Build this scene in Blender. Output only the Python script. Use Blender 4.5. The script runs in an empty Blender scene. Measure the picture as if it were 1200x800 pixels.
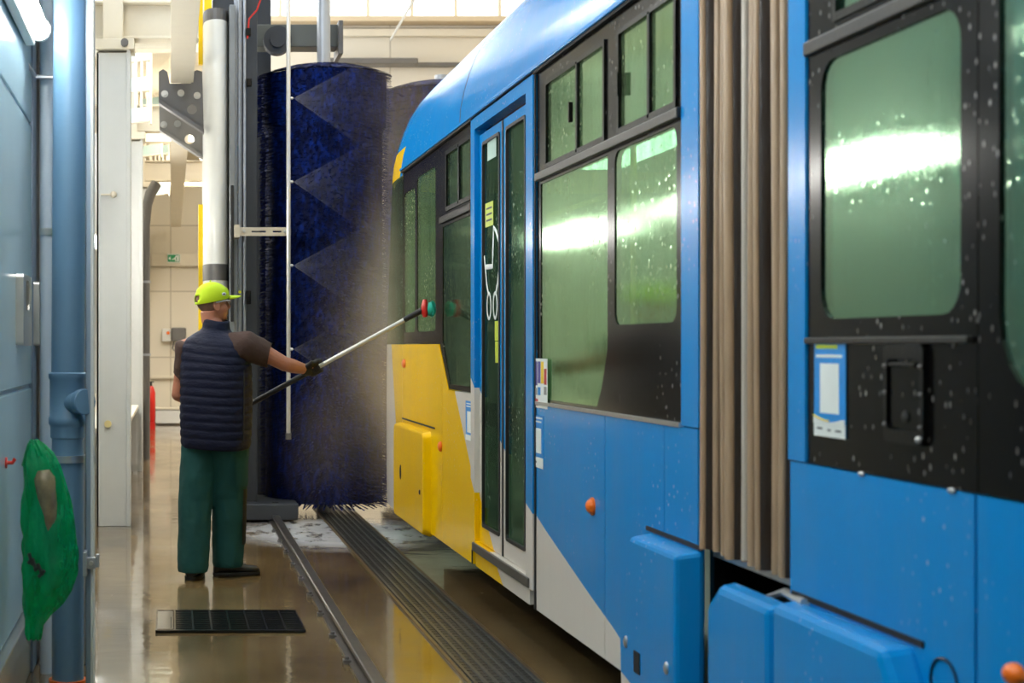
import bpy, bmesh, math, random
from mathutils import Vector, Matrix, noise
random.seed(7)
PI = math.pi
S = bpy.context.scene
C = S.collection
# ------------------------------------------------------------------ camera, world, exposure
CH = 1.41
cd = bpy.data.cameras.new('camera'); cam = bpy.data.objects.new('camera', cd); C.objects.link(cam)
cam.location = (0, 0, CH); cam.rotation_euler = (PI/2, 0, 0)
cd.sensor_width = 36; cd.lens = 54; cd.shift_x = 400/1200; cd.shift_y = 5/1200
cd.clip_start = .05; cd.clip_end = 200
cd.dof.use_dof = True; cd.dof.focus_distance = 8.9; cd.dof.aperture_fstop = 4.0
S.camera = cam
S.view_settings.view_transform = 'Standard'; S.view_settings.look = 'None'
S.view_settings.gamma = 1; S.view_settings.use_curve_mapping = False
S.view_settings.exposure = 1.5
S.cycles.use_denoising = True
S.cycles.max_bounces = 10; S.cycles.diffuse_bounces = 4; S.cycles.glossy_bounces = 4
S.cycles.transparent_max_bounces = 16; S.cycles.volume_bounces = 1
S.cycles.volume_step_rate = 1.0; S.cycles.volume_max_steps = 256
S.cycles.sample_clamp_indirect = 6
w = bpy.data.worlds.new('world'); S.world = w; w.use_nodes = True
w.node_tree.nodes['Background'].inputs[0].default_value = (.82, .9, 1, 1)
w.node_tree.nodes['Background'].inputs[1].default_value = 1.6
LAMP_STRIP = 16      # emission of the strip lamps' diffusers
SKYLIGHT = 1.15       # emission of the translucent roof glazing

def P(px, py, Y):
    return Vector(((px-200)/1800*Y, Y, CH-(py-405)/1800*Y))
def lin(c):
    return tuple((x/12.92 if x <= .04045 else ((x+.055)/1.055)**2.4) for x in c)
def rgb(r, g, b):
    return lin((r/255, g/255, b/255))

# ------------------------------------------------------------------ materials
MATS = {}
class N:
    def __init__(s, name):
        s.m = bpy.data.materials.new(name); s.m.use_nodes = True
        s.t = s.m.node_tree; s.t.nodes.clear()
        s.out = s.t.nodes.new('ShaderNodeOutputMaterial')
    def n(s, typ, **kw):
        x = s.t.nodes.new('ShaderNode'+typ)
        for k, v in kw.items():
            if k.startswith('_'): setattr(x, k[1:], v)
            else: x.inputs[k.replace('__', ' ')].default_value = v
        return x
    def l(s, a, b): s.t.links.new(a, b)
    def math(s, op, a, b=None, c=None, clamp=False):
        x = s.t.nodes.new('ShaderNodeMath'); x.operation = op; x.use_clamp = clamp
        for i, v in enumerate((a, b, c)):
            if v is None: continue
            if isinstance(v, (int, float)): x.inputs[i].default_value = v
            else: s.l(v, x.inputs[i])
        return x.outputs[0]
    def ramp(s, src, stops, interp='LINEAR'):
        x = s.t.nodes.new('ShaderNodeValToRGB'); x.color_ramp.interpolation = interp
        e = x.color_ramp.elements
        while len(e) < len(stops): e.new(.5)
        for i, (p, c) in enumerate(stops):
            e[i].position = p; e[i].color = (*c, 1) if len(c) == 3 else c
        s.l(src, x.inputs[0]); return x.outputs[0]
    def coord(s, scale=(1, 1, 1)):
        tc = s.t.nodes.new('ShaderNodeTexCoord'); mp = s.t.nodes.new('ShaderNodeMapping')
        mp.inputs['Scale'].default_value = scale
        s.l(tc.outputs['Object'], mp.inputs[0]); return mp.outputs[0]
    def noise(s, vec, scale, detail=3, rough=.5):
        x = s.n('TexNoise', Scale=scale, Detail=detail, Roughness=rough); s.l(vec, x.inputs['Vector']); return x.outputs[0]
    def mix(s, f, a, b):
        x = s.t.nodes.new('ShaderNodeMix'); x.data_type = 'RGBA'
        for v, i in ((f, 0), (a, 6), (b, 7)):
            if isinstance(v, (int, float)): x.inputs[i].default_value = v
            elif isinstance(v, tuple): x.inputs[i].default_value = (*v, 1)
            else: s.l(v, x.inputs[i])
        return x.outputs[2]

def mat(name, col, rough=.5, metal=0, var=.12, scale=6, bump=0, bscale=60, coat=0, spec=.5, stretch=(1, 1, 1), emit=None, es=0, rvar=0):
    if name in MATS: return MATS[name]
    b = N(name); v = b.coord(stretch)
    nz = b.noise(v, scale, 4, .6)
    c = b.mix(nz, tuple(x*(1-var) for x in col), tuple(min(1, x*(1+var)) for x in col))
    p = b.n('BsdfPrincipled', Roughness=rough, Metallic=metal); b.l(c, p.inputs['Base Color'])
    p.inputs['Specular IOR Level'].default_value = spec
    p.inputs['Coat Weight'].default_value = coat
    if rvar:
        n2 = b.noise(v, scale*1.7, 3); b.l(b.math('MULTIPLY_ADD', n2, rvar, rough-rvar/2, clamp=True), p.inputs['Roughness'])
    if bump:
        n3 = b.noise(v, bscale, 3); bp = b.n('Bump', Strength=bump, Distance=.01); b.l(n3, bp.inputs['Height']); b.l(bp.outputs[0], p.inputs['Normal'])
    if emit:
        p.inputs['Emission Color'].default_value = (*emit, 1); p.inputs['Emission Strength'].default_value = es
    b.l(p.outputs[0], b.out.inputs[0]); MATS[name] = b.m; return b.m

BLUE = rgb(0, 137, 210); YELLOW = rgb(255, 205, 0); WHITE = rgb(222, 216, 205)
def curve_node(b, src, pts, xs, ys):
    fc = b.t.nodes.new('ShaderNodeFloatCurve'); cv = fc.mapping.curves[0]
    pts = [(x/xs, y/ys) for x, y in pts]
    while len(cv.points) < len(pts): cv.points.new(.5, .5)
    for i, (x, y) in enumerate(pts):
        cv.points[i].location = (x, y); cv.points[i].handle_type = 'VECTOR'
    fc.mapping.update()
    b.l(b.math('MULTIPLY', src, 1/xs), fc.inputs['Value'])
    return b.math('MULTIPLY', fc.outputs[0], ys)
def paint():
    b = N('tram_paint'); tc = b.t.nodes.new('ShaderNodeTexCoord'); sx = b.t.nodes.new('ShaderNodeSeparateXYZ')
    b.l(tc.outputs['Object'], sx.inputs[0]); y, z = sx.outputs[1], sx.outputs[2]
    f = curve_node(b, y, [(0, 0), (4.7, 0), (4.72, .25), (5.07, .287), (5.33, .329), (5.55, .39), (5.854, .457), (6.18, .534), (6.545, .621), (6.82, .694), (6.92, .722), (7.48, .932), (8.05, 1.2), (8.3, 1.33), (13, 1.45)], 13, 2)
    g = curve_node(b, y, [(0, 0), (7.05, 0), (7.35, .234), (7.68, .403), (8.11, .698), (8.62, 1.127), (8.95, 1.45), (13, 1.45)], 13, 2)
    isblue = b.math('GREATER_THAN', z, f)
    isyel = b.math('LESS_THAN', z, g)
    front = b.math('GREATER_THAN', y, b.math('MULTIPLY_ADD', z, .42, 10.56))
    front = b.math('MULTIPLY', front, b.math('LESS_THAN', z, 1.45))
    cy = b.math('MULTIPLY', b.math('GREATER_THAN', y, b.math('MULTIPLY_ADD', z, -.9, 13.05)), b.math('GREATER_THAN', z, 1.45))
    cy = b.math('MULTIPLY', cy, b.math('LESS_THAN', z, 2.78))
    c = b.mix(isblue, WHITE, BLUE); c = b.mix(isyel, c, YELLOW); c = b.mix(front, c, WHITE); c = b.mix(cy, c, YELLOW)
    v = b.coord((1, 1, .25)); dirt = b.noise(v, 5, 5, .7)
    c = b.mix(b.math('MULTIPLY', b.ramp(dirt, [(.45, (0, 0, 0)), (.75, (1, 1, 1))]), .07), c, (.3, .3, .3))
    vo = b.n('TexVoronoi', Scale=34.0); b.l(b.coord((1, 1, .8)), vo.inputs['Vector'])
    dm = b.ramp(b.noise(b.coord((1, 1, .7)), 1.9, 3, .6), [(.50, (0, 0, 0)), (.66, (1, 1, 1))])
    dots = b.math('MULTIPLY', b.ramp(vo.outputs['Distance'], [(.10, (1, 1, 1)), (.19, (0, 0, 0))]), dm)
    c = b.mix(b.math('MULTIPLY', dots, .45), c, (.75, .8, .85))
    p = b.n('BsdfPrincipled', Roughness=.2); b.l(c, p.inputs['Base Color'])
    p.inputs['IOR'].default_value = 1.3; b.l(b.mix(.25, c, (1, 1, 1)), p.inputs['Specular Tint']); p.inputs['Coat Weight'].default_value = .04; p.inputs['Coat Roughness'].default_value = .05
    v2 = b.coord((1, 1, .6)); n2 = b.noise(v2, 90, 2); bp = b.n('Bump', Strength=.12, Distance=.004)
    n3 = b.noise(b.coord((1, 1, 1)), 2.5, 2)
    b.l(b.math('ADD', n2, b.math('MULTIPLY', n3, 1.5)), bp.inputs['Height']); b.l(bp.outputs[0], p.inputs['Normal'])
    b.l(p.outputs[0], b.out.inputs[0]); return b.m
M_PAINT = paint()

def wet_glass(name, tint, film, famt, rough=.1, drop=1.0):
    b = N(name)
    vs = b.coord((1, 11, .45)); st = b.noise(vs, 4, 6, .7)
    vo = b.n('TexVoronoi', Scale=38.0); b.l(b.coord((1, 1, .7)), vo.inputs['Vector'])
    dots = b.ramp(vo.outputs['Distance'], [(.12, (1, 1, 1)), (.24, (0, 0, 0))])
    big = b.noise(b.coord((1, 1, 1)), 2.2, 3)
    dots = b.math('MULTIPLY', dots, b.ramp(big, [(.42, (0, 0, 0)), (.62, (1, 1, 1))]))
    fac = b.math('MULTIPLY_ADD', b.ramp(st, [(.40, (0, 0, 0)), (.62, (1, 1, 1))]), famt, famt*.45)
    fac = b.math('ADD', fac, b.math('MULTIPLY', dots, .75*drop), clamp=True)
    fcol = b.mix(dots, film, tuple(min(1, c*1.4+.38) for c in film))  # lighter dot colour paints a highlight on the drops
    tr = b.n('BsdfTransparent'); tr.inputs[0].default_value = (*tint, 1)
    df = b.n('BsdfDiffuse'); b.l(fcol, df.inputs[0])
    tl = b.n('BsdfTranslucent'); tl.inputs[0].default_value = (*film, 1)
    m0 = b.n('MixShader'); m0.inputs[0].default_value = .4; b.l(df.outputs[0], m0.inputs[1]); b.l(tl.outputs[0], m0.inputs[2])
    m1 = b.n('MixShader'); b.l(fac, m1.inputs[0]); b.l(tr.outputs[0], m1.inputs[1]); b.l(m0.outputs[0], m1.inputs[2])
    gl = b.n('BsdfGlossy', Roughness=rough); gl.inputs[0].default_value = (.62, .86, .60, 1)
    bp = b.n('Bump', Strength=.09, Distance=.003); b.l(b.math('ADD', b.math('MULTIPLY', st, 1.2), dots), bp.inputs['Height']); b.l(bp.outputs[0], gl.inputs['Normal'])
    fr = b.n('Fresnel', IOR=1.55); m2 = b.n('MixShader')
    b.l(b.math('MULTIPLY_ADD', fr.outputs[0], .38, .0, clamp=True), m2.inputs[0]); b.l(m1.outputs[0], m2.inputs[1]); b.l(gl.outputs[0], m2.inputs[2])
    b.l(m2.outputs[0], b.out.inputs[0]); return b.m
def enamel():
    b = N('black_enamel_wet'); vo = b.n('TexVoronoi', Scale=42.0); b.l(b.coord((1, 1, .6)), vo.inputs['Vector'])
    dm = b.ramp(b.noise(b.coord((1, 1, .5)), 2.6, 3, .6), [(.46, (0, 0, 0)), (.62, (1, 1, 1))])
    dots = b.math('MULTIPLY', b.ramp(vo.outputs['Distance'], [(.10, (1, 1, 1)), (.22, (0, 0, 0))]), dm)
    c = b.mix(b.math('MULTIPLY', dots, .6), (.005, .0045, .004), (.5, .48, .45))
    p = b.n('BsdfPrincipled', Roughness=.16); p.inputs['Specular IOR Level'].default_value = .13; b.l(c, p.inputs['Base Color'])
    b.l(p.outputs[0], b.out.inputs[0]); return b.m
G_WIN = wet_glass('wet_green_glass', (.50, .72, .56), (.27, .35, .19), .42, .03)
G_DOOR = wet_glass('door_glass', (.34, .50, .42), (.11, .17, .11), .34, .03)
G_REAR = wet_glass('cab_glass', (.38, .66, .56), (.07, .19, .14), .30, .035, .5)

M = dict(
 black=mat('black_trim', (.004, .004, .004), .25, coat=0, spec=.25, bump=.1, bscale=80),
 blackglass=mat('black_enamel_glass', (.004, .004, .004), .16, coat=0, spec=.14, bump=.1, bscale=90, var=.3),
 rubber=mat('black_rubber', (.010, .010, .010), .55, bump=.2),
 dark=mat('dark_void_metal', (.006, .006, .006), .7),
 alu=mat('aluminium', (.62, .62, .60), .32, .9),
 galv=mat('galvanised_steel', (.42, .45, .50), .42, .75, var=.25, scale=25),
 dsteel=mat('dark_grey_painted_steel', rgb(62, 66, 72), .45, .2, bump=.1),
 msteel=mat('mid_grey_painted_steel', rgb(108, 106, 104), .45, .3, bump=.08),
 cream=mat('cream_painted_steel', rgb(225, 216, 196), .5, var=.06),
 ccol=mat('pale_grey_column_paint', rgb(206, 208, 205), .5, var=.05),
 white=mat('white_plastic', rgb(226, 226, 220), .35, var=.05),
 gwhite=mat('translucent_white_cover', rgb(235, 234, 226), .3, var=.05, coat=.2),
 yellow=mat('yellow_paint', rgb(250, 210, 0), .4, var=.05),
 orange=mat('orange_plastic', rgb(245, 115, 15), .3, var=.05),
 red=mat('red_plastic', rgb(200, 35, 25), .35, var=.08),
 pipe=mat('blue_grey_pipe', rgb(98, 134, 164), .38, var=.08, scale=3),
 frame=mat('blue_grey_frame', rgb(140, 158, 178), .4, .2, var=.08),
 wallb=mat('pale_blue_wall_panel', rgb(172, 208, 222), .24, var=.1, scale=1.5, coat=.3, bump=.03, bscale=6),
 bellows=mat('bellows_fabric', rgb(52, 40, 32), .35, var=.45, scale=14, bump=.4, bscale=40, stretch=(1, 1, .3)),
 ridge=mat('tan_ridge_edging', rgb(176, 148, 118), .3, var=.3, scale=10, stretch=(1, 1, .4), bump=.2, bscale=30),
 bellows_in=mat('bellows_dark_fold', rgb(50, 40, 32), .6),
 beige=mat('beige_wall', rgb(218, 200, 170), .7, var=.06, scale=2),
 seat=mat('dark_seat_fabric', (.03, .035, .04), .8, var=.4, scale=20),
 inner=mat('interior_light_panel', rgb(150, 170, 150), .5),
 infloor=mat('interior_floor', (.05, .05, .05), .6),
 skin=mat('skin', rgb(180, 118, 92), .45, var=.1, scale=20),
 hair=mat('grey_hair', rgb(125, 95, 78), .8, var=.3, scale=80),
 cap=mat('neon_yellow_cloth', rgb(190, 220, 5), .7, var=.06, bump=.2, bscale=300),
 vest=mat('navy_quilted_nylon', rgb(22, 26, 48), .6, spec=.2, var=.25, scale=10, bump=.5, bscale=22, stretch=(1, 1, 2)),
 shirt=mat('brown_shirt', rgb(66, 46, 38), .85, var=.15, bump=.7, bscale=25),
 trouser=mat('dark_teal_twill', rgb(8, 72, 70), .8, var=.15, bump=.3, bscale=12),
 patch=mat('black_cordura', (.012, .012, .013), .7),
 shoe=mat('black_shoe_leather', (.02, .018, .016), .45, bump=.2),
 glove=mat('black_glove', (.015, .015, .016), .7, bump=.3),
 teal=mat('teal_bristle', rgb(30, 175, 150), .6),
 green=mat('sign_green', rgb(30, 150, 90), .5),
 signw=mat('sign_white', rgb(235, 240, 235), .5),
 lime=mat('lime_sticker', rgb(190, 210, 20), .4),
 stblue=mat('sticker_blue', rgb(0, 140, 220), .4),
 stgrey=mat('sticker_grey', rgb(150, 150, 145), .6, var=.4, scale=200),
 stviolet=mat('sticker_violet', rgb(80, 75, 150), .5),
 ink=mat('dark_ink', (.02, .02, .02), .5),
)

M['blackglass'] = enamel()
# ------------------------------------------------------------------ mesh helpers
class MB:
    def __init__(s): s.v = []; s.f = []; s.mi = []; s.mats = []
    def m(s, ma):
        if ma is None: return 0
        if ma not in s.mats: s.mats.append(ma)
        return s.mats.index(ma)
    def add(s, vs, fs, ma=None):
        o = len(s.v); s.v += [tuple(v) for v in vs]; i = s.m(ma)
        for f in fs: s.f.append([o+k for k in f]); s.mi.append(i)
        return s
    def box(s, x0, x1, y0, y1, z0, z1, ma=None):
        vs = [(x, y, z) for x in (x0, x1) for y in (y0, y1) for z in (z0, z1)]
        return s.add(vs, [(0, 1, 3, 2), (4, 6, 7, 5), (0, 4, 5, 1), (2, 3, 7, 6), (0, 2, 6, 4), (1, 5, 7, 3)], ma)
    def grid(s, rows, close=False, cap=False, ma=None, flip=False):
        n = len(rows[0]); vs = [p for r in rows for p in r]; fs = []
        for i in range(len(rows)-1):
            for j in range(n if close else n-1):
                a, b_, c, d = i*n+j, i*n+(j+1) % n, (i+1)*n+(j+1) % n, (i+1)*n+j
                fs.append((a, d, c, b_) if flip else (a, b_, c, d))
        if cap: fs.append(tuple(range(n))[::-1]); fs.append(tuple((len(rows)-1)*n+k for k in range(n)))
        return s.add(vs, fs, ma)
    def tube(s, pts, r, seg=12, ma=None, cap=True, up=None):
        pts = [Vector(p) for p in pts]; rs = r if isinstance(r, (list, tuple)) else [r]*len(pts)
        rows = []; prev = None
        for i, p in enumerate(pts):
            t = (pts[min(i+1, len(pts)-1)]-pts[max(i-1, 0)]).normalized()
            u = (prev if prev is not None else (up or (Vector((0, 0, 1)) if abs(t.z) < .9 else Vector((1, 0, 0)))))
            a = (u - t*u.dot(t)).normalized(); b_ = t.cross(a); prev = a
            ra, rb = rs[i] if isinstance(rs[i], (tuple, list)) else (rs[i], rs[i])
            rows.append([p+a*ra*math.cos(k*2*PI/seg)+b_*rb*math.sin(k*2*PI/seg) for k in range(seg)])
        return s.grid(rows, True, cap, ma)
    def disc(s, c, ax, r, h, seg=20, ma=None):
        c = Vector(c); ax = Vector(ax).normalized(); return s.tube([c-ax*h/2, c+ax*h/2], r, seg, ma)
    def ball(s, c, r, seg=14, rings=10, ma=None, rot=None):
        c = Vector(c); r = r if isinstance(r, (tuple, list)) else (r, r, r); rows = []
        for i in range(rings+1):
            th = -PI/2+PI*i/rings; th = max(-PI/2+.02, min(PI/2-.02, th)); row = []
            for k in range(seg):
                q = Vector((r[0]*math.cos(th)*math.cos(k*2*PI/seg), r[1]*math.cos(th)*math.sin(k*2*PI/seg), r[2]*math.sin(th)))
                if rot: q = rot @ q
                row.append(c+q)
            rows.append(row)
        return s.grid(rows, True, True, ma)
    def build(s, name, ma=None, parent=None, smooth=False, bevel=0, seg=2, angle=40):
        me = bpy.data.meshes.new(name); me.from_pydata(s.v, [], s.f)
        if s.mats:
            for q in s.mats: me.materials.append(q)
            me.polygons.foreach_set('material_index', s.mi)
        elif ma: me.materials.append(ma)
        bm = bmesh.new(); bm.from_mesh(me); bmesh.ops.recalc_face_normals(bm, faces=bm.faces); bm.to_mesh(me); bm.free()
        o = bpy.data.objects.new(name, me); C.objects.link(o)
        if smooth: sm(o, angle)
        if bevel: bev(o, bevel, seg)
        par(o, parent); return o
def sm(o, angle=40):
    me = o.data
    me.polygons.foreach_set('use_smooth', [True]*len(me.polygons))
    me.set_sharp_from_angle(angle=math.radians(angle))
def bev(o, wdt, seg=2):
    b = o.modifiers.new('bevel', 'BEVEL'); b.width = wdt; b.segments = seg; b.limit_method = 'ANGLE'; b.angle_limit = .7; b.harden_normals = False
def par(o, parent):
    if parent is not None:
        o.parent = parent; m = Matrix.Identity(4)
        q = parent
        while q is not None: m = q.matrix_parent_inverse_world if False else (Matrix.Translation(q.location) @ m) if q.parent is None else m; q = q.parent
        root = parent
        while root.parent is not None: root = root.parent
        # every part's mesh is in world coordinates: cancel the root's placement once, at the first level
        if parent is root: o.matrix_parent_inverse = Matrix.Translation(root.location).inverted()
def plate(loops, X0, X1, plane='X'):
    """flat polygon with holes, extruded; loops of (u,v); plane X: u->Y v->Z ; plane Y: u->X v->Z ; plane Z: u->X v->Y"""
    cu = bpy.data.curves.new('tmp', 'CURVE'); cu.dimensions = '2D'; cu.fill_mode = 'BOTH'; cu.extrude = abs(X1-X0)/2
    for lp in loops:
        sp = cu.splines.new('POLY'); sp.points.add(len(lp)-1); sp.use_cyclic_u = True
        for i, (u, v) in enumerate(lp): sp.points[i].co = (u, v, 0, 1)
    t = bpy.data.objects.new('tmp', cu); C.objects.link(t)
    me = bpy.data.meshes.new_from_object(t.evaluated_get(bpy.context.evaluated_depsgraph_get()))
    mid = (X0+X1)/2; vs = []
    for v in me.vertices:
        u, q, d = v.co
        vs.append((mid+d, u, q) if plane == 'X' else (u, mid+d, q) if plane == 'Y' else (u, q, mid+d))
    fs = [tuple(p.vertices) for p in me.polygons]
    bpy.data.objects.remove(t); bpy.data.curves.remove(cu); bpy.data.meshes.remove(me)
    return vs, fs
def rrect(u0, u1, v0, v1, r=.05, n=5):
    out = []
    for cx, cy, a in ((u1-r, v1-r, 0), (u0+r, v1-r, PI/2), (u0+r, v0+r, PI), (u1-r, v0+r, 1.5*PI)):
        for k in range(n+1): out.append((cx+r*math.cos(a+k*PI/2/n), cy+r*math.sin(a+k*PI/2/n)))
    return out
def rect(u0, u1, v0, v1): return [(u0, v0), (u1, v0), (u1, v1), (u0, v1)]
def circ(u, v, r, n=20): return [(u+r*math.cos(k*2*PI/n), v+r*math.sin(k*2*PI/n)) for k in range(n)]

def tag(o, label=None, cat=None, group=None, kind=None):
    if label: o['label'] = label
    if cat: o['category'] = cat
    if group: o['group'] = group
    if kind: o['kind'] = kind
    return o
def thing(name, label, cat, loc=(0, 0, 0), group=None):
    o = bpy.data.objects.new(name, None); C.objects.link(o); o.location = loc; o.empty_display_size = .1
    return tag(o, label, cat, group)
def struct(o): o['kind'] = 'structure'; return o
def copy_tree(root, dz):
    def rec(o, p):
        c = o.copy(); C.objects.link(c)
        if p: c.parent = p
        for ch in o.children: rec(ch, c)
        return c
    c = rec(root, None); c.location = Vector(root.location)+Vector(dz); return c

# ------------------------------------------------------------------ floor (wet concrete)
def floor_mat():
    b = N('wet_concrete_floor'); v = b.coord((1, .55, 1))
    n1 = b.noise(v, 1.3, 6, .6); n2 = b.noise(v, 9, 5, .6)
    c = b.ramp(n1, [(.32, rgb(78, 62, 38)), (.52, rgb(128, 106, 70)), (.72, rgb(160, 138, 98))])
    c = b.mix(b.math('MULTIPLY', n2, .35), c, rgb(84, 68, 44))
    tc = b.t.nodes.new('ShaderNodeTexCoord'); sx = b.t.nodes.new('ShaderNodeSeparateXYZ'); b.l(tc.outputs['Object'], sx.inputs[0])
    # bright wet-floor reflection painted in with foam around the brush's foot
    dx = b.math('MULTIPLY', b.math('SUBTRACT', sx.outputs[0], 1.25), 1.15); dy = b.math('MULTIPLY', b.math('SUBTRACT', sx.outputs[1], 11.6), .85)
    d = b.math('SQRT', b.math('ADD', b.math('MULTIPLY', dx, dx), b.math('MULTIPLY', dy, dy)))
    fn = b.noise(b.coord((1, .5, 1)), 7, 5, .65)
    foam_glare = b.math('MULTIPLY', b.ramp(d, [(.55, (1, 1, 1)), (1.0, (0, 0, 0))]), b.ramp(fn, [(.36, (0, 0, 0)), (.48, (1, 1, 1))]))
    c = b.mix(b.math('MULTIPLY', foam_glare, .95), c, (.95, .97, 1.0))
    sp = b.n('TexVoronoi', Scale=9.0); b.l(v, sp.inputs['Vector'])
    spk = b.math('MULTIPLY', b.math('LESS_THAN', sp.outputs['Distance'], .055), b.math('GREATER_THAN', n1, .5))
    c = b.mix(b.math('MULTIPLY', spk, .6), c, (.6, .58, .5))
    p = b.n('BsdfPrincipled'); b.l(c, p.inputs['Base Color'])
    r = b.ramp(b.noise(v, 2.1, 4, .6), [(.35, (.06, .06, .06)), (.65, (.24, .24, .24))])
    b.l(r, p.inputs['Roughness']); p.inputs['Coat Weight'].default_value = .5; p.inputs['Coat Roughness'].default_value = .05
    bp = b.n('Bump', Strength=.16, Distance=.01); b.l(b.noise(b.coord((.7, 1.6, 1)), 5, 3, .5), bp.inputs['Height'])
    b.l(bp.outputs[0], p.inputs['Normal']); b.l(bp.outputs[0], p.inputs['Coat Normal'])
    b.l(p.outputs[0], b.out.inputs[0]); return b.m
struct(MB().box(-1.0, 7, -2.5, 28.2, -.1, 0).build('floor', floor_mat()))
# ------------------------------------------------------------------ room shell
def wall_block_mat():
    b = N('beige_wall_panels'); br = b.t.nodes.new('ShaderNodeTexBrick')
    tc = b.t.nodes.new('ShaderNodeTexCoord'); sx = b.t.nodes.new('ShaderNodeSeparateXYZ'); cx = b.t.nodes.new('ShaderNodeCombineXYZ')
    b.l(tc.outputs['Object'], sx.inputs[0]); b.l(sx.outputs[0], cx.inputs[0]); b.l(sx.outputs[2], cx.inputs[1]); b.l(cx.outputs[0], br.inputs[0])
    br.inputs['Scale'].default_value = 1; br.inputs['Brick Width'].default_value = 4; br.inputs['Row Height'].default_value = 1.2; br.inputs['Mortar Size'].default_value = .012
    br.offset = 0
    br.inputs['Color1'].default_value = (*rgb(228, 220, 202), 1); br.inputs['Color2'].default_value = (*rgb(222, 213, 195), 1); br.inputs['Mortar'].default_value = (*rgb(190, 180, 160), 1)
    p = b.n('BsdfPrincipled', Roughness=.7); b.l(br.outputs[0], p.inputs['Base Color']); b.l(p.outputs[0], b.out.inputs[0]); return b.m
M_BACK = wall_block_mat()
HZ = 8.6
vs, fs = plate([rect(-1, 7, 0, HZ), rect(1.2, 6.8, 7.35, 8.5)], 28, 28.2, 'Y')
struct(MB().add(vs, fs).build('wall_back', M_BACK))
struct(MB().box(-1.0, -.9, -2.5, 28.2, 0, 4.75).build('wall_left', mat('grey_white_wall', rgb(196, 200, 198), .6, var=.05)))
struct(MB().box(7, 7.1, -2.5, 28.2, 0, HZ).build('wall_right', M['beige']))
struct(MB().box(-1, 7, -2.6, -2.5, 0, HZ).build('wall_front', M['beige']))
# ceiling with glazed strips
vs, fs = plate([rect(-1, 7, -2.6, 28.2), rect(1.3, 3.2, 6, 13.5), rect(1.3, 3.2, 15, 20), rect(4.4, 5.6, 0, 18)], HZ, HZ+.15, 'Z')
struct(MB().add(vs, fs).build('ceiling', M['cream']))
M_SKY = mat('lit_translucent_glazing', (.8, .85, .9), .3, emit=(.90, .96, 1.0), es=SKYLIGHT)
for i, (a, b_, c, d) in enumerate([(1.3, 3.2, 6, 13.5), (1.3, 3.2, 15, 20), (4.4, 5.6, 0, 18)]):
    o = MB().box(a, b_, c, d, HZ+.04, HZ+.07).build('window_%d' % (i+2), M_SKY); struct(o)
    mb = MB(); yy = c
    while yy < d: mb.box(a, b_, yy, yy+.05, HZ-.02, HZ+.04); yy += 1.5
    mb.build('glazing_bars', M['cream'], o)
o = struct(MB().box(1.2, 6.8, 28.08, 28.1, 7.35, 8.5).build('window_1', M_SKY))
mb = MB()
for k in range(8): mb.box(1.2+k*.8-.03, 1.2+k*.8+.03, 28.0, 28.07, 7.35, 8.5)
mb.build('glazing_bars', M['cream'], o)
# left aisle ceiling (lower) above the columns
struct(MB().box(-1, .9, 17.5, 28, 4.75, 4.85).build('ceiling_aisle', M['cream']))

# steel columns of the left aisle
COLY = [6.8, 12.0, 17.2, 22.4]
for i, cy in enumerate(COLY):
    mb = MB()
    x0, x1 = -.58, -.313
    if i == 0: x0, x1 = -.582, -.345
    mb.box(x0, x1-.02, cy, cy+.02, 0, 3.70); mb.box(x1-.03, x1, cy-.02, cy+.22, 0, 3.72); mb.box(x0, x0+.02, cy, cy+.22, 0, 3.7)
    mb.box(x0, x1, cy+.2, cy+.22, 0, 3.7)
    nm = ['blue-grey shaded column behind the drain pipe', 'tall pale steel column standing left behind the worker', 'second pale column beyond the bench end, half hidden', 'farthest pale column near the back wall'][i]
    t = thing('steel_column', nm, 'column', (x0+.13, cy+.1, 0), 'steel columns along the left aisle'); t['kind'] = 'structure'
    mb.build('column_shaft', M['ccol'], t, bevel=.004)
    MB().box(x0-.04, x1+.03, cy-.05, cy+.27, 3.72, 3.80).box(x0+.05, x1-.06, cy, cy+.2, 3.8, 4.75).build('column_head', M['cream'], t, bevel=.006)
    if i == 1:
        MB().disc((-.49, cy-.012, .80), (0, 1, 0), .028, .02).build('round_plug', mat('yellowed_plug', rgb(225, 210, 150), .5), t)
        a = P(118, 228, cy-.02); MB().tube([a, a+Vector((.09, -.0, 0))], .008, 8).ball(a+Vector((.1, -.01, 0)), .026).build('knob', M['cream'], t, smooth=True)
        MB().tube([P(146, 49, 11.9), P(146, 52, 12.0)], .03, 10).build('bolt', M['msteel'], t)
# cross beams of the aisle and skylight louvers
def ibeam_x(mb, x0, x1, y, z0, z1, wd=.2, t=.02):
    mb.box(x0, x1, y-wd/2, y+wd/2, z0, z0+t); mb.box(x0, x1, y-wd/2, y+wd/2, z1-t, z1); mb.box(x0, x1, y-.01, y+.01, z0+t, z1-t)
for i, (cy, z0) in enumerate([(12.15, 3.82), (13.6, 4.02), (17.35, 3.82), (19.6, 4.0), (22.55, 3.82), (25, 4.0)]):
    mb = MB(); ibeam_x(mb, -.9, 1.0 if cy > 17 else .22, cy, z0, z0+.3)
    o = mb.build('cross_beam', M['cream'], bevel=.003)
    tag(o, ['cream steel cross beam above the tall pale column', 'cream cross beam just behind the column head at top left', 'cream cross beam over the second column', 'cream cross beam between second and last columns',
            'cream cross beam over the farthest column', 'last cream cross beam before the back wall'][i], 'beam', 'cross beams over the left aisle', 'structure')
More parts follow.
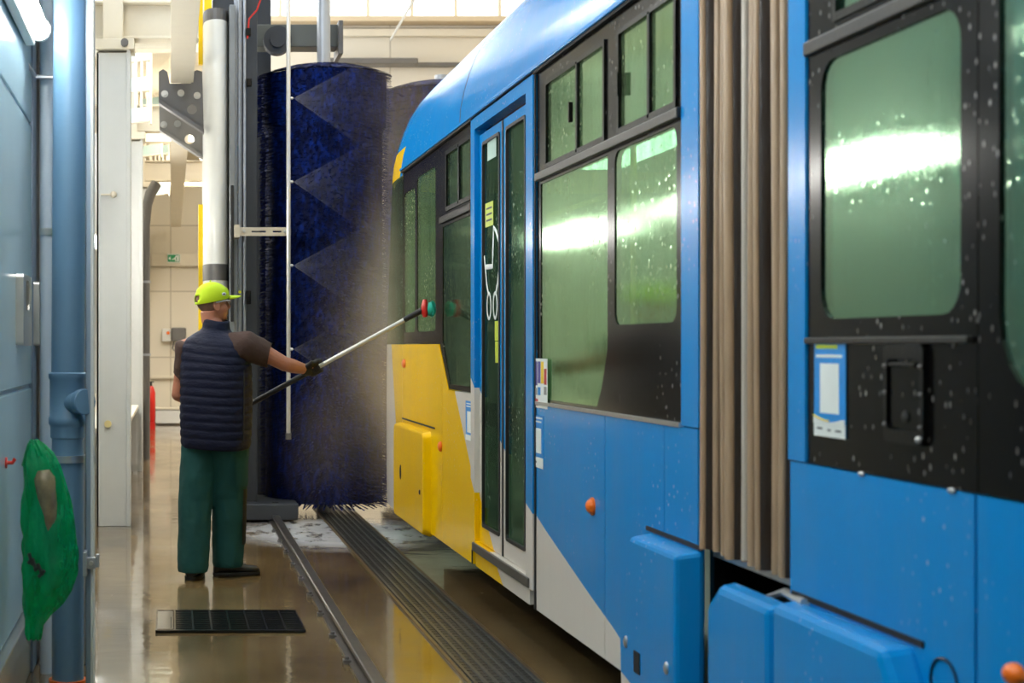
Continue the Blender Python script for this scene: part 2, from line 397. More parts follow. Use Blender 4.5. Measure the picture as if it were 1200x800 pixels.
for i, (yy, zz, xx) in enumerate([(15.2, 4.1, -.5), (19.9, 4.35, -.42), (24, 4.25, -.33)]):
    t = thing('louvered_skylight', ['sloping glazed light with blue panes and cream slats, nearest of three high left', 'middle glazed light with blue panes seen past the grey duct', 'small farthest glazed light above the duct'][i], 'skylight', (xx, yy, zz-.4), 'glazed lights over the left aisle'); t['kind'] = 'structure'
    wdt = .30
    fr = MB()
    for sx_ in (0, wdt): fr.tube([(xx+sx_, yy, zz-.5), (xx+sx_, yy+.5, zz+.5)], .015, 6)
    for k in range(4): fr.tube([(xx, yy+.5*k/3, zz-.5+k/3), (xx+wdt, yy+.5*k/3, zz-.5+k/3+.04)], .012, 6)
    fr.build('frame', M['cream'], t)
    for k in range(3):
        a = k/3; b_ = (k+.45)/3
        MB().add([(xx, yy+.5*a, zz-.5+a), (xx+wdt, yy+.5*a, zz-.5+a+.04), (xx+wdt, yy+.5*b_, zz-.5+b_+.04), (xx, yy+.5*b_, zz-.5+b_)], [(0, 1, 2, 3)]).build('pane', mat('sky_blue_pane', rgb(165, 190, 190), .2, emit=(.6, .8, .85), es=.0), t)
        mb = MB()
        for q in range(5):
            u = xx+wdt*(q+.5)/5; mb.box(u-.012, u+.012, yy+.5*b_, yy+.5*b_+.02, zz-.5+b_, zz-.5+(k+1)/3)
        mb.build('slats', M['cream'], t)
# wall-clad sliding door panels in the left foreground
t = thing('door_1', None, None, (-.6, 4, 0)); t['kind'] = 'structure'
XD = -.6
MB().box(XD-.05, XD, -2.4, 6.62, 1.245, 2.355).build('door_panel', M['wallb'], t, bevel=.006)
MB().box(XD-.05, XD, -2.4, 6.62, 2.37, 3.6).build('door_panel', M['wallb'], t, bevel=.006)
MB().box(XD-.05, XD, -2.4, 6.62, .33, 1.23).build('door_panel', M['wallb'], t, bevel=.006)
MB().box(XD-.04, XD-.01, -2.4, 6.6, .3, 3.6).build('seam_backing', M['frame'], t)
MB().box(XD-.05, XD+.005, 6.64, 7.06, 0, 3.6).build('edge_profile', M['frame'], t, bevel=.004)
bt = MB().box(XD-.06, XD+.03, -2.4, 6.75, .235, .315).box(XD-.05, XD-.005, -2.4, 6.75, 0, .235).build('bottom_rail', M['alu'], t, bevel=.006)
# pull plates
for a, b_ in ((5.95, 6.3), (6.66, 6.98)):
    y0, y1 = a, b_
    h = MB().add(*plate([rrect(y0, y1, 1.41, 1.69, .015), rrect(y0+.1, y1-.1, 1.55, 1.67, .03)], XD, XD+.03)).build('pull_plate', M['alu'], t, bevel=.003)
    MB().box(XD+.0, XD+.012, y0+.1, y1-.1, 1.55, 1.67).build('slot', M['dark'], h)

# horizontal lamp strip luminaires on the left side
lampmat = mat('lamp_diffuser', (.9, .9, .85), .4, emit=(1.0, .98, .93), es=LAMP_STRIP)
def strip(x, y0, y1, z, label):
    t = thing('strip_light', label, 'lamp', (x, (y0+y1)/2, z), 'strip lights on the left wall')
    MB().box(x-.06, x-.02, y0, y1, z-.06, z+.06).build('housing', M['white'], t, bevel=.006)
    MB().tube([(x, y0+.04, z), (x, y1-.04, z)], .036, 14).build('diffuser', lampmat, t, smooth=True)
    for q in (y0+.02, y1-.02): MB().disc((x, q, z), (0, 1, 0), .046, .04, 14).build('end_cap', M['white'], t)
    MB().tube([(x-.06, (y0+y1)/2, z), (-.9 if y1 > 6.7 else XD, (y0+y1)/2, z)], .02, 8).build('bracket', M['alu'], t)
strip(-.535, 4.85, 6.3, 2.70, 'lit strip lamp at the top left corner of the picture')
strip(-.535, 2.6, 4.05, 2.70, 'added strip lamp on the near wall panels, outside the view')  # unseen lamp, added to light the rear car
strip(-.80, 8.0, 9.7, 2.48, 'lit strip lamp in the bay behind the drain pipe')
strip(-.80, 9.85, 11.5, 2.48, 'lit strip lamp in the bay just before the tall pale column')
strip(-.80, 12.3, 14.6, 2.52, 'lit strip lamp hidden behind the tall pale column')
strip(-.80, 14.8, 16.9, 2.52, 'lit strip lamp hidden before the second column')
# conduit from lamp
tag(MB().tube([P(20, 52, 6.45), P(33, 78, 6.5), P(42, 90, 6.55), P(66, 91, 6.55)], .010, 8).build('cable_conduit', M['galv'], smooth=True), 'thin grey conduit bending from the lamp to the pipe', 'conduit')

# ------------------------------------------------------------------ added fill lamps overhead, put in to brighten hall and aisle
for i, (x, y) in enumerate([(5.6, -1), (5.6, 1.6), (5.6, 4), (5.6, 9), (5.6, 15), (.6, 19.5), (.6, 24), (-.1, 14.2)]):
    z = 5.6 if i < 5 else 4.45 if i < 7 else 4.9
    t = thing('added_hall_light', 'added white tube lamp brightening the hall from above', 'lamp', (x, y, z), 'added fill lamps over the hall')
    t['label'] = 'added white tube lamp brightening the hall from above'
    MB().box(x-(.09 if i < 5 else .14), x+(.09 if i < 5 else .14), y-.9, y+.9, z, z+.08).build('housing', M['white'], t, bevel=.01)
    MB().box(x-(.07 if i < 5 else .12), x+(.07 if i < 5 else .12), y-.86, y+.86, z-.03, z).build('diffuser', mat('hall_fill_diffuser' if i < 5 else 'aisle_fill_diffuser' if i < 7 else 'bay_fill_diffuser', (.9, .9, .85), .4, emit=(1.0, .94, .84), es=5 if i < 5 else 50 if i < 7 else 12), t)
    top = 4.748 if i in (5, 6) else HZ
    for q in (-.6, .6): MB().tube([(x, y+q, z+.08), (x, y+q, top)], .006, 6).build('suspension', M['galv'], t)

# ------------------------------------------------------------------ back wall fittings
YB = 27.98
t = thing('exit_sign', 'green and white running-man exit sign on the back wall', 'sign', P(203, 303, YB))
a = P(196, 298, YB-.02); b_ = P(211, 308, YB-.02)
MB().box(a.x, b_.x, YB-.04, YB, b_.z, a.z).build('sign_box', M['signw'], t)
gx0, gx1 = a.x+.01, b_.x-.01; gz0, gz1 = b_.z+.012, a.z-.012; cxs = (gx0+gx1)/2
MB().box(gx0, gx1, YB-.044, YB-.04, gz0, gz1).build('green_field', M['green'], t)
hh = gz1-gz0
mb = MB(); yv = (YB-.05, YB-.045)
def sh(pts): v, f = plate([pts], yv[0], yv[1], 'Y'); mb.add(v, f)
sh(circ(cxs+.045, gz1-.03, .014, 10))
sh([(cxs+.02, gz1-.045), (cxs+.05, gz1-.04), (cxs+.035, gz0+.055), (cxs+.06, gz0+.02), (cxs+.04, gz0+.012), (cxs+.01, gz0+.05), (cxs-.03, gz0+.035), (cxs-.03, gz0+.05), (cxs+.01, gz0+.065)])
sh(rect(gx1-.045, gx1-.012, gz0+.01, gz1-.012))
sh([(gx0+.01, (gz0+gz1)/2), (gx0+.05, gz1-.03), (gx0+.05, gz0+.03)])
mb.build('pictogram', M['signw'], t)
tag(MB().box(P(178, 0, YB).x, P(236, 0, YB).x, YB-.1, YB, P(0, 312, YB).z, P(0, 298, YB).z).build('cable_trunking', M['cream'], bevel=.005), 'cream horizontal trunking under the exit sign', 'trunking')
bpy.data.objects['exit_sign'].location.y -= 0
for o in bpy.data.objects['exit_sign'].children: o.location.y -= .11
a = P(188, 385, YB); b_ = P(200, 401, YB)
t = thing('switch_box', 'small white switch box with an orange button on the back wall', 'switch', P(194, 393, YB))
MB().box(P(190, 0, YB).x, P(200, 0, YB).x, YB-.1, YB, P(0, 400, YB).z, P(0, 385, YB).z).build('case', M['white'], t, bevel=.01)
MB().disc(P(197, 390, YB-.11), (0, 1, 0), .03, .03).build('button', M['orange'], t)
t = thing('grey_socket_box', 'grey wall box with cables beside the orange button box', 'socket', P(210, 392, YB))
MB().box(P(201, 0, YB).x, P(218, 0, YB).x, YB-.14, YB, P(0, 400, YB).z, P(0, 384, YB).z).build('case', M['msteel'], t, bevel=.02)
MB().tube([P(204, 400, YB-.1), P(202, 408, YB-.1), P(206, 412, YB-.1), P(212, 408, YB-.1), P(214, 400, YB-.1)], .012, 6).build('cable', M['msteel'], t, smooth=True)
tag(MB().box(P(178, 0, YB).x, 6.9, YB-.06, YB, P(0, 442, YB).z-.02, P(0, 442, YB).z+.03).build('wall_ledge', M['cream']), 'thin horizontal ledge low on the back wall', 'ledge')
t = thing('floor_cabinet', 'low white box standing on the floor at the back wall', 'box', (P(197, 0, 27.6).x, 27.6, 0))
MB().box(P(182, 0, 27.6).x, P(213, 0, 27.6).x, 27.4, 27.9, .02, .27).build('case', M['white'], t, bevel=.02)
MB().box(P(182, 0, 27.6).x-.01, P(213, 0, 27.6).x+.01, 27.38, 27.92, .27, .3).build('lid', M['cream'], t, bevel=.008)
t = thing('fire_extinguisher', 'red fire extinguisher at the back left corner by the bench', 'extinguisher', (P(176, 0, 26).x, 26, 0))
c0 = P(177, 0, 26)
MB().tube([(c0.x, 26, .12), (c0.x, 26, .16), (c0.x, 26, .62), (c0.x, 26, .7), (c0.x, 26, .73)], [.06, .075, .075, .05, .03], 14).build('cylinder', M['red'], t, smooth=True)
MB().tube([(c0.x, 26, .73), (c0.x, 26, .80)], .02, 8).box(c0.x-.06, c0.x+.05, 25.98, 26.02, .79, .81).build('valve', M['dark'], t)
MB().box(c0.x-.07, c0.x+.07, 25.9, 26.1, 0, .12).build('stand', M['red'], t)
# grey duct with elbow
pts = [P(172, 440, 19), P(172, 330, 19), P(172, 250, 19), P(173, 228, 19), P(178, 217, 19), P(185, 211, 19.2)]
pts = [Vector((-.30, 19, 0)), Vector((-.30, 19, 1.0)), Vector((-.30, 19, 2.9)), Vector((-.29, 19, 3.15)), Vector((-.25, 19.05, 3.3)), Vector((-.18, 19.1, 3.42))]
t = thing('ventilation_duct', 'grey round duct with elbow rising along the left aisle', 'duct', (-.3, 19, 0))
MB().tube(pts, [.045, .045, .045, .06, .07, .07], 14).build('duct_pipe', M['msteel'], t, smooth=True)
for z in (1.3, 2.2): MB().disc((-.30, 19, z), (0, 0, 1), .055, .03).box(-.58, -.3, 18.99, 19.01, z-.01, z+.01).build('clamp', M['galv'], t)
# benches between the columns
for (a, b_, lb) in ((12.35, 17.15, 'nearest cream bench top with thin legs behind the tall pale column'), (17.45, 22.35, 'middle cream bench between the second and last columns'), (22.65, 25.6, 'farthest cream bench near the red extinguisher')):
    t = thing('work_bench', lb, 'bench', (-.6, (a+b_)/2, 0), 'benches along the left aisle')
    MB().box(-.88, -.36, a, b_, .71, .75).build('bench_top', M['cream'], t, bevel=.006)
    for q in (a+.1, b_-.35):
        for x in (-.41, -.86): MB().box(x, x+.04, q, q+.05, 0, .71).build('leg', M['ccol'], t)
    MB().box(-.88, -.85, a, b_, .75, .85).build('backboard', M['cream'], t)

# ------------------------------------------------------------------ drain pipe, bag, frame
t = thing('drain_pipe', 'thick blue-grey drain pipe with socket joints and orange foot', 'pipe', (-.422, 6.3, 0))
px, py_ = -.422, 6.3
MB().tube([(px+.02, py_, 4.6), (px, py_, 1.3)], .068, 28).build('upper_pipe', M['pipe'], t, smooth=True)
def zz(p, Y=6.3): return CH-(p-405)/1800*Y
MB().tube([(px, py_, zz(497)), (px, py_, .03)], .066, 28).build('lower_pipe', M['pipe'], t, smooth=True)
f_ = MB().tube([(px, py_, q) for q in (zz(436), zz(437.5), zz(443), zz(445), zz(487), zz(489), zz(496), zz(498), zz(500), zz(512), zz(514))],
          [.07, .079, .079, .074, .074, .079, .079, .074, .072, .072, .066], 28)
f_.build('branch_fitting', M['pipe'], t, smooth=True)
br = MB().tube([(px+.01, py_-.03, zz(472)), (px+.07, py_-.10, zz(470))], .044, 20).build('branch_stub', M['pipe'], t, smooth=True)
cp = MB()
for k in range(16):
    a = k*PI/8
cp.tube([(px+.058, py_-.085, zz(470)), (px+.078, py_-.11, zz(469.5))], .053, 20)
cp.build('screw_cap', M['pipe'], t, smooth=True, bevel=.004)
MB().tube([(px, py_, 0), (px, py_, .045)], .078, 28).build('orange_foot', M['orange'], t, smooth=True)
for q in (537,):
    MB().tube([(px, py_, zz(q)-.014), (px, py_, zz(q)+.014)], .078, 28).box(px+.07, px+.12, py_-.05, py_-.042, zz(q)-.016, zz(q)+.016).build('pipe_clamp', M['alu'], t, smooth=True)
    MB().disc((px+.105, py_-.052, zz(q)), (0, 1, 0), .007, .008, 10).build('bolt', M['dark'], t)
t = thing('white_pipe', 'slim pale pipe running up left of the thick drain pipe', 'pipe', (-.535, 6.62, 0))
MB().tube([(-.535, 6.62, 0), (-.535, 6.62, 3.7)], .027, 16).build('tube', mat('pale_blue_pipe', rgb(175, 188, 200), .4), t, smooth=True)
MB().disc((-.535, 6.62, 1.9), (0, 0, 1), .033, .03).build('clamp', M['alu'], t)
t = thing('frame_post', 'narrow blue-grey post with pale edge right of the drain pipe', 'post', (-.33, 6.2, 0)); 
MB().box(-.343, -.318, 6.2, 6.215, 0, 4.2).box(-.343, -.338, 6.2, 6.26, 0, 4.2).build('web', M['frame'], t, bevel=.002)
MB().box(-.322, -.31, 6.17, 6.25, 0, 4.2).build('edge_strip', M['ccol'], t, bevel=.002)
l_ = MB().box(-.35, -.30, 6.14, 6.17, zz(660), zz(647)).box(-.30, -.285, 6.13, 6.16, zz(658), zz(643)).box(-.35, -.335, 6.12, 6.2, zz(668), zz(640)).build('latch', M['galv'], t, bevel=.003)
MB().disc((-.318, 6.135, zz(653)), (0, 1, 0), .009, .012, 10).build('latch_bolt', M['alu'], l_)

def bag_mat(name, col, alpha):
    b = N(name); v = b.coord((1, 1, .5)); nz = b.noise(v, 9, 4, .6)
    pr = b.n('BsdfPrincipled', Roughness=.25); b.l(b.mix(nz, tuple(x*.7 for x in col), tuple(min(1, x*1.4) for x in col)), pr.inputs['Base Color'])
    tl = b.n('BsdfTranslucent'); tl.inputs[0].default_value = (*col, 1)
    tr = b.n('BsdfTransparent'); tr.inputs[0].default_value = (*[min(1, c*2.0+.12) for c in col], 1)
    bp = b.n('Bump', Strength=1, Distance=.03); b.l(b.noise(v, 12, 5, .65), bp.inputs['Height']); b.l(bp.outputs[0], pr.inputs['Normal'])
    m1 = b.n('MixShader'); m1.inputs[0].default_value = .3; b.l(pr.outputs[0], m1.inputs[1]); b.l(tl.outputs[0], m1.inputs[2])
    m2 = b.n('MixShader'); b.l(b.ramp(b.noise(b.coord((1, 1, .35)), 14, 4, .6), [(.35, (alpha*.35,)*3), (.65, (min(1, alpha*1.5),)*3)]), m2.inputs[0]); b.l(m1.outputs[0], m2.inputs[1]); b.l(tr.outputs[0], m2.inputs[2])
    b.l(m2.outputs[0], b.out.inputs[0]); return b.m
YG = 5.55
t = thing('rubbish_bag', 'green translucent rubbish bag hanging beside the drain pipe', 'bag', P(58, 750, YG))
# outline: (y_px, x_left, x_right)
prof = [(516, 36, 44), (522, 32, 52), (532, 30, 62), (545, 29, 70), (560, 29, 76), (580, 28, 82), (610, 27, 88), (640, 26, 91), (665, 26, 90), (690, 27, 82), (705, 28, 73), (718, 28, 60), (730, 29, 52), (742, 30, 50), (750, 32, 47)]
rows = []; seg = 40
for k in range(len(prof)-1):
    for s_ in range(4):
        a = s_/4; q = [prof[k][i]*(1-a)+prof[k+1][i]*a for i in range(3)]
        c = P((q[1]+q[2])/2, q[0], YG); hw = (q[2]-q[1])/2/1800*YG; dp = min(.075, hw*.75)+.008
        row = []
        for j in range(seg):
            th = j*2*PI/seg
            nn = 1+.16*noise.noise(Vector((math.cos(th)*2.2, math.sin(th)*2.2, c.z*5)))+.26*abs(noise.noise(Vector((math.cos(th)*3.5+c.z*6, math.sin(th)*3.5, c.z*7))))-.05
            row.append(c+Vector((hw*math.cos(th)*nn, dp*math.sin(th)*(nn+.25*noise.noise(Vector((th*3, c.z*9, 2)))), .006*math.sin(th*9))))
        rows.append(row)
MB().grid(rows, True, True).build('bag_body', bag_mat('green_bag_plastic', rgb(8, 165, 110), .5), t, smooth=True, angle=70)
MB().tube([P(51, 551, YG-.055), P(52, 560, YG-.058), P(56, 590, YG-.058), P(61, 640, YG-.048), P(62, 690, YG-.04)], [.022, .038, .034, .02, .008], 14).build('rubbish_inside', mat('brown_litter', rgb(120, 108, 80), .25, var=.7, scale=22, bump=.5, bscale=30), t, smooth=True)
MB().tube([P(36, 516, YG), P(31, 530, YG+.02), P(27, 545, YG+.05)], .006, 8).build('bag_tie', mat('green_tie', rgb(10, 120, 85), .4), t, smooth=True)
mb = MB()
for a, b_ in (((34, 648), (38, 662)), ((38, 654), (42, 668)), ((33, 660), (37, 655)), ((40, 668), (47, 664)), ((44, 660), (50, 674)), ((45, 676), (52, 668))):
    yq = YG-.092; mb.tube([P(a[0], a[1], yq), P(b_[0], b_[1], yq)], .0065, 6)
mb.build('printed_letters', M['ink'], t)
tag(MB().tube([(-.6, YG+.03, .985), (-.575, YG+.03, .985), (-.565, YG+.03, 1.0)], .007, 8).disc((-.597, YG+.03, .985), (1, 0, 0), .02, .006).build('wall_hook', M['red'], smooth=True), 'small red hook on the wall panel holding the green bag', 'hook')

# ------------------------------------------------------------------ floor grates and rail
M_GR = mat('wet_cast_grate', (.045, .047, .045), .28, .6, var=.4, scale=30)
t = thing('channel_grate', 'long ribbed drainage channel grate running beside the tram', 'grate', (1.4, 8, 0))
MB().box(1.25, 1.55, -2, 13.4, .001, .006).build('channel_base', mat('grate_black', (.025, .026, .026), .3, .3), t)
mb = MB()
for k in range(7):
    x = 1.265+k*.045; mb.box(x-.007, x+.007, -2, 13.4, .006, .016)
y = -2
while y < 13.4: mb.box(1.25, 1.55, y, y+.01, .006, .0085); y += .06
mb.build('grate_ribs', mat('worn_grate_rib', (.15, .155, .15), .3, .7, var=.4, scale=20), t)
MB().box(1.235, 1.25, -2, 13.4, 0, .012).box(1.55, 1.565, -2, 13.4, 0, .012).build('edge_angle', mat('edge_brown', rgb(120, 100, 70), .35, .4), t)
t = thing('floor_grate', 'small black rectangular floor grate in front of the worker', 'grate', (.3, 7.82, 0))
MB().box(-.072, .66, 7.55, 8.12, .001, .006).build('pit', M['dark'], t)
mb = MB().box(-.075, .663, 7.54, 7.555, .006, .014).box(-.075, .663, 8.115, 8.13, .006, .014)
for k in range(9): x = -.075+k*.0912; mb.box(x, x+.009, 7.54, 8.13, .006, .015)
for k in range(14): y = 7.57+k*.04; mb.box(-.07, .66, y, y+.013, .006, .011)
mb.build('bars', mat('wet_dark_bars', (.035, .037, .037), .22, .6), t)
mb = MB().box(-.066, .012, 7.58, 8.09, .010, .014)
mb.build('lifting_plate', mat('worn_plate', rgb(110, 100, 80), .4, .3), t)
MB().box(.0, .004, 7.6, 7.9, .014, .016).build('plate_mark', M['dark'], t)
t = thing('gantry_rail', 'single steel floor rail the wash gantry rolls on', 'rail', (.84, 8, 0))
prof_ = [(-.05, 0), (-.05, .008), (-.012, .014), (-.012, .034), (-.028, .038), (-.028, .054), (-.022, .058), (.022, .058), (.028, .054), (.028, .038), (.012, .034), (.012, .014), (.05, .008), (.05, 0)]
MB().grid([[(.84+u, y, v) for u, v in prof_] for y in (-2, 13.6)], True, True).build('rail_profile', mat('worn_rail_steel', (.22, .20, .18), .3, .85, var=.3), t)
y = .2
while y < 12:
    MB().box(.765, .80, y, y+.045, 0, .018).disc((.782, y+.022, .022), (0, 0, 1), .011, .014, 8).build('rail_clip', M['msteel'], t); y += .6

# ------------------------------------------------------------------ TRAM
T = thing('tram', 'blue, yellow and white articulated tram being washed, filling the right side', 'tram', (2.85, 4, 0))
XS = 1.6
def part(mb, name, ma=None, parent=T, **k): return mb.build(name, ma, parent, **k)
def pl(loops, x0, x1, ma=None, name='panel', parent=T, **k):
    v, f = plate(loops, x0, x1); return MB().add(v, f).build(name, ma, parent, **k)
Y0, YN = 4.66, 10.6
# lower side panels, split at the visible joints; sill line z 1.156
SILL = 1.156; GUT = 2.60; BOT = .256
def side_low(y0, y1, z1=SILL, nm='side_panel', z0=BOT):
    return pl([rect(y0+.003, y1-.003, z0, z1)], XS, XS+.02, M_PAINT, nm, bevel=.004)
side_low(Y0, 4.98); side_low(4.98, 5.66); side_low(5.66, 6.72)
side_low(6.84, 8.06, .335, 'door_threshold_panel')
pl([[(8.12, BOT), (9.08, BOT), (9.08, 1.42), (9.17, 1.42), (8.86, SILL), (8.12, SILL)][:0] or [(8.12, BOT), (9.05, BOT), (9.05, 1.32), (8.86, SILL), (8.12, SILL)]], XS, XS+.04, M_PAINT, 'side_panel', bevel=.004)
pl([[(9.056, BOT), (10.0, BOT), (10.0, 1.42), (9.17, 1.42), (9.056, 1.325)]], XS, XS+.04, M_PAINT, 'side_panel', bevel=.004)
side_low(10.0, 10.6, 1.42)
# blue pillar at the articulation end
pl([rect(Y0, 4.815, SILL+.004, GUT+.02)], XS, XS+.018, M_PAINT, 'end_pillar', bevel=.006)
# window band (black) with openings: between pillar and door
vs, fs = plate([rect(4.82, 6.72, SILL+.006, GUT),
    rrect(4.86, 5.50, 2.17, 2.535, .02), rrect(5.66, 6.56, 2.17, 2.535, .02),
    rrect(4.87, 5.55, 1.485, 2.11, .05),
    [(5.64, 2.11), (5.64, 1.40), (5.72, 1.25), (5.78, 1.18), (6.66, 1.18), (6.66, 2.11)]], XS+.004, XS+.03)
MB().add(vs, fs).build('window_band', M['blackglass'], T, bevel=.002)
def window(name, y0, y1, z0, z1, g=G_WIN, lab=None, x=XS+.008, th=.008):
    return pl([rect(y0, y1, z0, z1)], x, x+th, g, name)
window('window_pane', 4.86, 5.57, 1.47, 2.12); window('window_pane', 5.63, 6.67, 1.175, 2.12)
for a, b_, m_ in ((4.86, 5.5, 5.14), (5.66, 6.56, 6.05)):
    h = window('hopper_window', a-.005, b_+.005, 2.16, 2.54)
    MB().add(*plate([rect(a, b_, 2.165, 2.54), rect(a+.02, b_-.02, 2.185, 2.52)], XS-.004, XS+.01)).box(XS-.004, XS+.012, m_-.012, m_+.012, 2.17, 2.53).build('hopper_frame', M['black'], h, bevel=.002)
    MB().box(XS-.016, XS, m_+.06 if a > 5.6 else b_-.05, m_+.075 if a > 5.6 else b_-.035, 2.3, 2.38).build('catch', M['black'], h)
MB().box(XS-.014, XS+.01, 4.82, 6.70, 2.125, 2.16).build('window_rail', mat('worn_black_rail', (.035, .033, .03), .3, .4, var=.8, scale=60), T, bevel=.004)
MB().box(XS-.006, XS+.01, 4.82, 6.72, SILL-.002, SILL+.012).build('sill_strip', M['alu'], T)
# ---- door
df = MB()
vs, fs = plate([rect(6.74, 8.13, .335, GUT+.01), rect(6.87, 8.03, .385, 2.54)], XS-.012, XS+.05)
dfo = MB().add(vs, fs).build('door_frame', M_PAINT, T, bevel=.006)
MB().box(XS-.006, XS+.0, 6.722, 6.742, BOT, GUT).build('frame_seal', M['rubber'], T)
MB().box(XS-.006, XS+.0, 8.132, 8.14, BOT, GUT).build('frame_seal', M['rubber'], T)
MB().box(XS-.02, XS+.1, 6.8, 8.06, .337, .382).build('door_step', mat('grey_step', rgb(90, 86, 80), .5, .3), T, bevel=.004)
MB().box(XS+.05, XS+.09, 6.87, 8.03, 2.505, 2.56).build('door_header', M['black'], T)
for (a, b_, ga, gb) in ((6.885, 7.435, 6.97, 7.37), (7.465, 8.015, 7.52, 7.93)):
    vs, fs = plate([rrect(a, b_, .39, 2.505, .01), rrect(ga, gb, .48, 2.455, .02)], XS+.012, XS+.045)
    d = MB().add(vs, fs).build('door_leaf', M_PAINT, T, bevel=.004)
    MB().box(XS+.02, XS+.028, ga-.01, gb+.01, .47, 2.465).build('door_pane', G_DOOR, d)
    MB().add(*plate([rrect(ga-.004, gb+.004, .476, 2.459, .02), rrect(ga+.012, gb-.012, .492, 2.443, .02)], XS+.006, XS+.02)).build('pane_gasket', M['rubber'], d)
    MB().box(XS+.03, XS+.036, ga, gb, 1.0, 1.12).build('inner_band', M['dark'], d)
MB().box(XS+.008, XS+.03, 7.437, 7.463, .39, 2.5).build('door_edge_seal', M['rubber'], T)
MB().tube([(XS+.09, 7.0, .75), (XS+.09, 7.0, 1.45), (XS+.09, 7.04, 1.52), (XS+.09, 7.3, 1.55)], .014, 8).build('inner_door_rail', M['alu'], T, smooth=True)
# stroller pictogram, yellow door stickers
def D(px_, py_): Y = (XS+.004)*1800/(px_-200); return (XS+.003, Y, CH-(py_-405)/1800*Y)
pic = MB()
k4 = lambda x, y: D(550+x/4.44, 220+y/4.44)
pic.tube([k4(*q) for q in [(68, 355), (72, 400), (76, 450), (80, 500), (88, 545)]], .011, 6)
pic.tube([k4(*q) for q in [(76, 412), (110, 408), (112, 330), (114, 270), (116, 205), (130, 230), (143, 280), (147, 350), (143, 430), (136, 500), (128, 545)]], .013, 6)
for cx_, cy_ in ((92, 615), (124, 612)):
    pic.tube([k4(cx_+10*math.cos(a*PI/8), cy_+66*math.sin(a*PI/8)) for a in range(17)], .010, 6)
for i in range(len(pic.v)):
    x, y, z = pic.v[i]; pic.v[i] = (XS+.014+(x-XS-.003)*.15, y, z)
pic.build('stroller_pictogram', M['signw'], T)
def sticker(px0, px1, py0, py1, ma, name='sticker', x=XS-.0015, parent=T):
    ya = XS*1800/(px0-200); yb = XS*1800/(px1-200); ym = (ya+yb)/2
    return MB().box(x, x+.0015, yb, ya, CH-(py1-405)/1800*ym, CH-(py0-405)/1800*ym).build(name, ma, parent), (yb, ya, CH-(py1-405)/1800*ym, CH-(py0-405)/1800*ym)
def bars(rect_, spec, x, parent, name='print'):
    y0, y1, z0, z1 = rect_
    for kk, (u0, u1, v0, v1, ma) in enumerate(spec):   # u: 0 = picture left (far), v: 0 = top
        MB().box(x-.0004-.0002*kk, x, y1-(y1-y0)*u1, y1-(y1-y0)*u0, z1-(z1-z0)*v1, z1-(z1-z0)*v0).build(name, ma, parent)
s, r_ = sticker(565.5, 574.5, 237, 265, M['lime'], x=XS+.014)
bars(r_, [(.15, .85, .2+k*.25, .28+k*.25, M['ink']) for k in range(3)], XS+.014, s)
s, r_ = sticker(576.5, 582, 376, 399, M['lime'], x=XS+.014)
s, r_ = sticker(577, 582, 400, 425, M['lime'], x=XS+.014)
s, r_ = sticker(568, 578, 163, 186, mat('pale_green_label', rgb(170, 200, 185), .5), x=XS+.014)
s, r_ = sticker(626.5, 642, 420, 478, M['signw'], x=XS-.0025)
bars(r_, [(.06, .26, .06, .55, M['stviolet']), (.3, .5, .06, .5, M['stviolet']), (.54, .74, .06, .5, M['yellow']), (.78, .95, .2, .52, M['red']), (.06, .3, .82, .95, M['red']), (.3, .5, .58, .74, M['stblue']), (.06, .24, .6, .74, M['stgrey']), (.78, .95, .56, .72, M['stgrey'])], XS-.0025, s)
s, r_ = sticker(626.5, 637, 487, 548, M['stblue'])
bars(r_, [(.1, .9, .03, .06, M['signw']), (.1, .8, .10, .13, M['signw']), (.2, .78, .24, .72, M['signw']), (0, 1, .8, 1, M['signw']), (.15, .3, .88, .91, M['ink'])], XS-.0015, s)
s, r_ = sticker(546, 554.5, 470, 516, M['stblue'])
bars(r_, [(.1, .9, .05, .08, M['signw']), (.1, .8, .12, .15, M['signw']), (.22, .8, .26, .80, M['signw']), (0, 1, .86, 1, M['signw'])], XS-.0015, s)
# ---- window ahead of the door and cab side window
vs, fs = plate([[(8.145, SILL+.006), (8.86, SILL+.006), (9.17, 1.425), (9.24, 1.425), (9.24, GUT), (8.145, GUT)],
    rrect(8.17, 8.93, 2.19, 2.535, .02), [(8.18, 1.19), (8.82, 1.19), (9.06, 1.44), (9.06, 2.11), (8.18, 2.11)]], XS+.004, XS+.03)
MB().add(vs, fs).build('window_band', M['blackglass'], T, bevel=.002)
pl([[(8.17, 1.18), (8.83, 1.18), (9.07, 1.43), (9.07, 2.12), (8.17, 2.12)]], XS+.008, XS+.016, G_DOOR, 'window_pane')
h = window('hopper_window', 8.165, 8.935, 2.185, 2.54, G_DOOR)
MB().add(*plate([rect(8.17, 8.93, 2.19, 2.54), rect(8.195, 8.905, 2.215, 2.515)], XS-.004, XS+.01)).box(XS-.004, XS+.012, 8.52, 8.55, 2.2, 2.53).build('hopper_frame', M['black'], h, bevel=.002)
MB().box(XS-.012, XS+.01, 8.15, 9.1, 2.13, 2.17).build('window_rail', M['black'], T, bevel=.003)
vs, fs = plate([rect(9.24, 10.6, 1.425, GUT), rrect(9.30, 10.0, 1.5, 2.5, .05), rrect(10.08, 10.55, 1.5, 2.45, .05)], XS+.004, XS+.03)
MB().add(vs, fs).build('cab_window_frame', M['blackglass'], T)
window('cab_side_pane', 9.29, 10.01, 1.49, 2.51); window('cab_side_pane', 10.07, 10.56, 1.49, 2.46)
